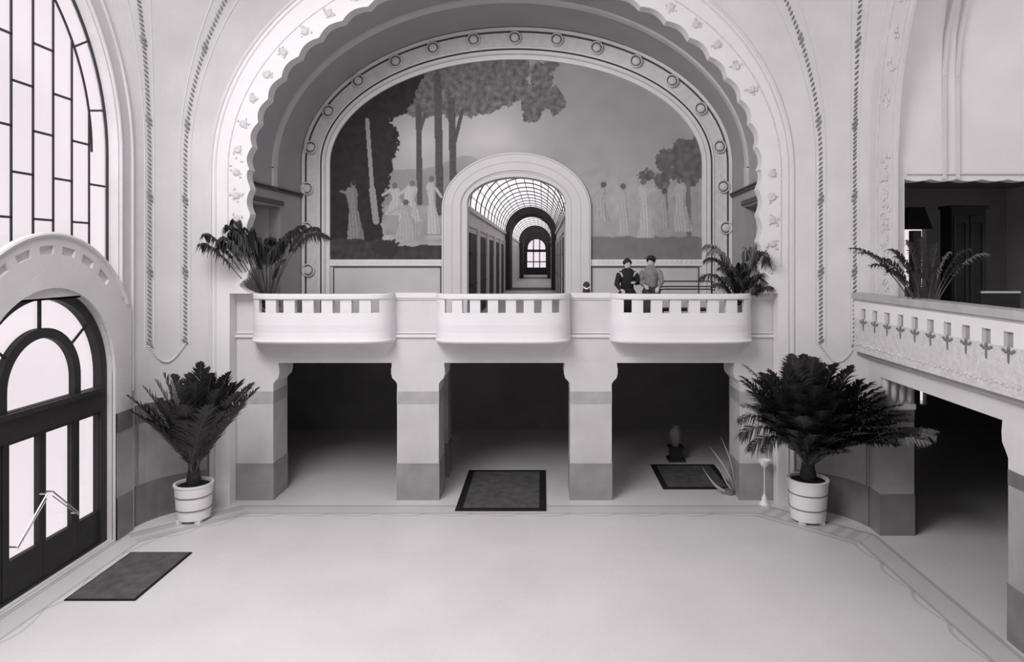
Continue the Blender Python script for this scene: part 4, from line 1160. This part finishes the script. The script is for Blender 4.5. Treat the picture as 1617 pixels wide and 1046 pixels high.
# ------------------------------------------------------------------ people
def skin_body(e, name, V, E, R, m):
    me = bpy.data.meshes.new(name); o0 = Vector(e['_o'])
    me.from_pydata([tuple(Vector(v)-o0) for v in V], E, []); o = bpy.data.objects.new(name, me); col.objects.link(o); o.parent = e
    me.materials.append(m)
    md = o.modifiers.new('skin', 'SKIN'); md.use_smooth_shade = True
    sv = me.skin_vertices[0].data if me.skin_vertices else None
    for i, r in enumerate(R):
        sv[i].radius = (r, r) if not isinstance(r, tuple) else r
    sv[0].use_root = True
    ss = o.modifiers.new('sub', 'SUBSURF'); ss.levels = 1; ss.render_levels = 2
    return o
def person(x, y, z0, h, turn, top, skirt, label, hat, arm_l, arm_r, lean=0):
    e = empty('person', (x, y, z0), label, 'person')
    s = h/1.62
    W = lambda a, b, c: Vector((x+a*s*math.cos(turn)-b*s*math.sin(turn), y+a*s*math.sin(turn)+b*s*math.cos(turn), z0+c*s))
    V = [W(0,0,.92), W(0,0,1.05), W(0,0,1.20), W(0,-.01,1.32), W(0,-.02,1.385), W(0,-.03,1.44), W(0,-.035,1.50), W(0,-.03,1.56)]
    R = [.13, .115, .135, .11, .05, .06, .082, .06]
    E = [(0,1),(1,2),(2,3),(3,4),(4,5),(5,6),(6,7)]
    def chain(st, pts, rs):
        p = st
        for q, r in zip(pts, rs): V.append(q); R.append(r); E.append((p, len(V)-1)); p = len(V)-1
        return p
    for sg, arm in ((-1, arm_l), (1, arm_r)):
        el, wr = arm
        w = W(*wr); elb = W(*el)
        hnd = chain(3, [W(sg*.17,-.01,1.31), elb, w, w+(w-elb).normalized()*.05], [.06, .043, .028, .03])
        dr = (w-elb).normalized(); sd = dr.cross(Vector((0, 0, 1))).normalized()
        for k, (o_, ln) in enumerate(((-.03, .06), (-.01, .072), (.01, .068), (.03, .052))):
            b = V[hnd]+dr*.02+sd*o_
            chain(hnd, [b+dr*.02, b+dr*ln*.6+Vector((0, 0, -.01)), b+dr*ln+Vector((0, 0, -.03))], [.009, .009, .008])
        chain(hnd, [V[hnd]+sd*sg*.035+Vector((0, 0, .015)), V[hnd]+sd*sg*.05+dr*.03], [.011, .009])
        # legs
        chain(0, [W(sg*.09,0,.82), W(sg*.09,-.01,.48), W(sg*.09,.02,.09), W(sg*.09,-.1,.035)], [.085, .058, .04, .035])
    body = skin_body(e, 'body', V, E, R, SKIN)
    # clothing : blouse (torso and sleeves) and long skirt
    def loft(mb, secs, n=20):
        rows = []
        for a, b, c, rx, ry in secs:
            rows.append([W(a+rx*math.cos(2*PI*k/n), b+ry*math.sin(2*PI*k/n), c) for k in range(n)])
        mb.strip(rows, closed=True)
    mb = MB(); loft(mb, [(0,0,.96,.14,.12),(0,0,1.04,.135,.115),(0,0,1.14,.15,.13),(0,-.01,1.24,.165,.135),(0,-.01,1.31,.17,.13),(0,-.01,1.37,.14,.11),(0,-.015,1.41,.10,.10),(0,-.02,1.43,.05,.055)])
    for sg, arm in ((-1, arm_l), (1, arm_r)):
        el, wr = arm
        mb.tube([W(sg*.12,-.01,1.33), W(sg*.175,-.01,1.28), W(*el), (W(*el)+W(*wr))/2, W(*wr)], [.06, .07, .055, .048, .038], 12)
    mb.build('blouse', top, e, True)
    mb = MB(); rows = [(0,0,1.0,.135,.115),(0,0,.9,.19,.17),(0,0,.7,.20,.18),(0,0,.4,.225,.21),(0,0,.04,.25,.24)]
    loft(mb, rows, 28); mb.build('skirt', skirt, e, True)
    # face and hair
    mb = MB(); mb.ball(W(0,.0,1.545), .098*s, .098*s, .085*s, 16, 10)
    mb.ball(W(0,.06,1.50), .07*s, .05*s, .07*s, 12, 8); mb.ball(W(0,.01,1.61), .05*s, .05*s, .04*s, 12, 8)
    mb.build('hair', HAIR, e, True)
    mb = MB(); mb.ball(W(0,-.055,1.49), .064*s, .06*s, .082*s, 16, 12); mb.add([W(-.012,-.112,1.475), W(.012,-.112,1.475), W(0,-.13,1.472), W(0,-.108,1.515)], [(0,1,2),(0,2,3),(2,1,3)])
    mb.ball(W(-.068,-.03,1.49), .012, .02, .028, 8, 6); mb.ball(W(.068,-.03,1.49), .012, .02, .028, 8, 6)
    mb.build('face', SKIN, e, True)
    mb = MB()
    for sg in (-1, 1): mb.ball(W(sg*.025,-.11,1.505), .010, .006, .005, 8, 5); mb.ball(W(sg*.025,-.108,1.522), .016, .006, .003, 8, 5)
    mb.ball(W(0,-.112,1.447), .02, .006, .004, 8, 5); mb.build('features', HAIR, e, True)
    if hat:
        mb = MB(); c = W(0,-.02,1.585); mb.lathe([(0, .07), (.06, .065), (.085, .03), (.09, .0), (.14, -.005), (.14, .008), (.08, .015)], c, 24); mb.build('hat', HAIR, e, True)
    return e
person(XX(991, 14.6), 14.65, GZ, 1.58, .12, CLOTHD, CLOTHD, 'standing person in a dark blouse leaning arms on the gallery parapet', False,
       ((-.25,-.08,1.08), (-.20,-.30,.97)), ((.23,-.05,1.10), (.10,-.24,1.12)))
person(XX(1029, 14.6), 14.68, GZ, 1.63, -.35, CLOTHG, CLOTHM, 'standing person in a grey jacket and small dark hat on the gallery', True,
       ((-.22,-.08,1.10), (-.08,-.26,1.02)), ((.23,-.02,1.10), (.2,-.24,.98)))

# ================================================================== LIGHT
w = bpy.data.worlds.new('world'); sc.world = w; w.use_nodes = True
bg = w.node_tree.nodes['Background']; bg.inputs['Color'].default_value = (1, .965, .985, 1); bg.inputs['Strength'].default_value = 1.25
def area(name, loc, rot, sx, sy, power, spread=180):
    d = bpy.data.lights.new(name, 'AREA'); d.shape = 'RECTANGLE'; d.size = sx; d.size_y = sy; d.energy = power; d.color = (1, .985, .99); d.spread = math.radians(spread)
    o = bpy.data.objects.new(name, d); col.objects.link(o); o.location = loc; o.rotation_euler = rot; return o
area('overhead_fill', (-4.8, 5.2, 11.2), (math.radians(22), math.radians(-24), 0), 5, 7, 1520)  # added overhead lamp, set left and tilted to imitate stronger window light
area('front_fill', (-3, -3.2, 9.8), (math.radians(70), 0, math.radians(-12)), 8, 3.5, 150)  # added lamp behind the viewpoint, brightens faces turned to it
area('right_gallery_area', (8.4, 5.5, 10.8), (math.radians(50), 0, 0), 3, 4, 160)  # area light facing the gallery end wall
for o in list(bpy.data.objects):
    if '_o' in o.keys(): del o['_o']
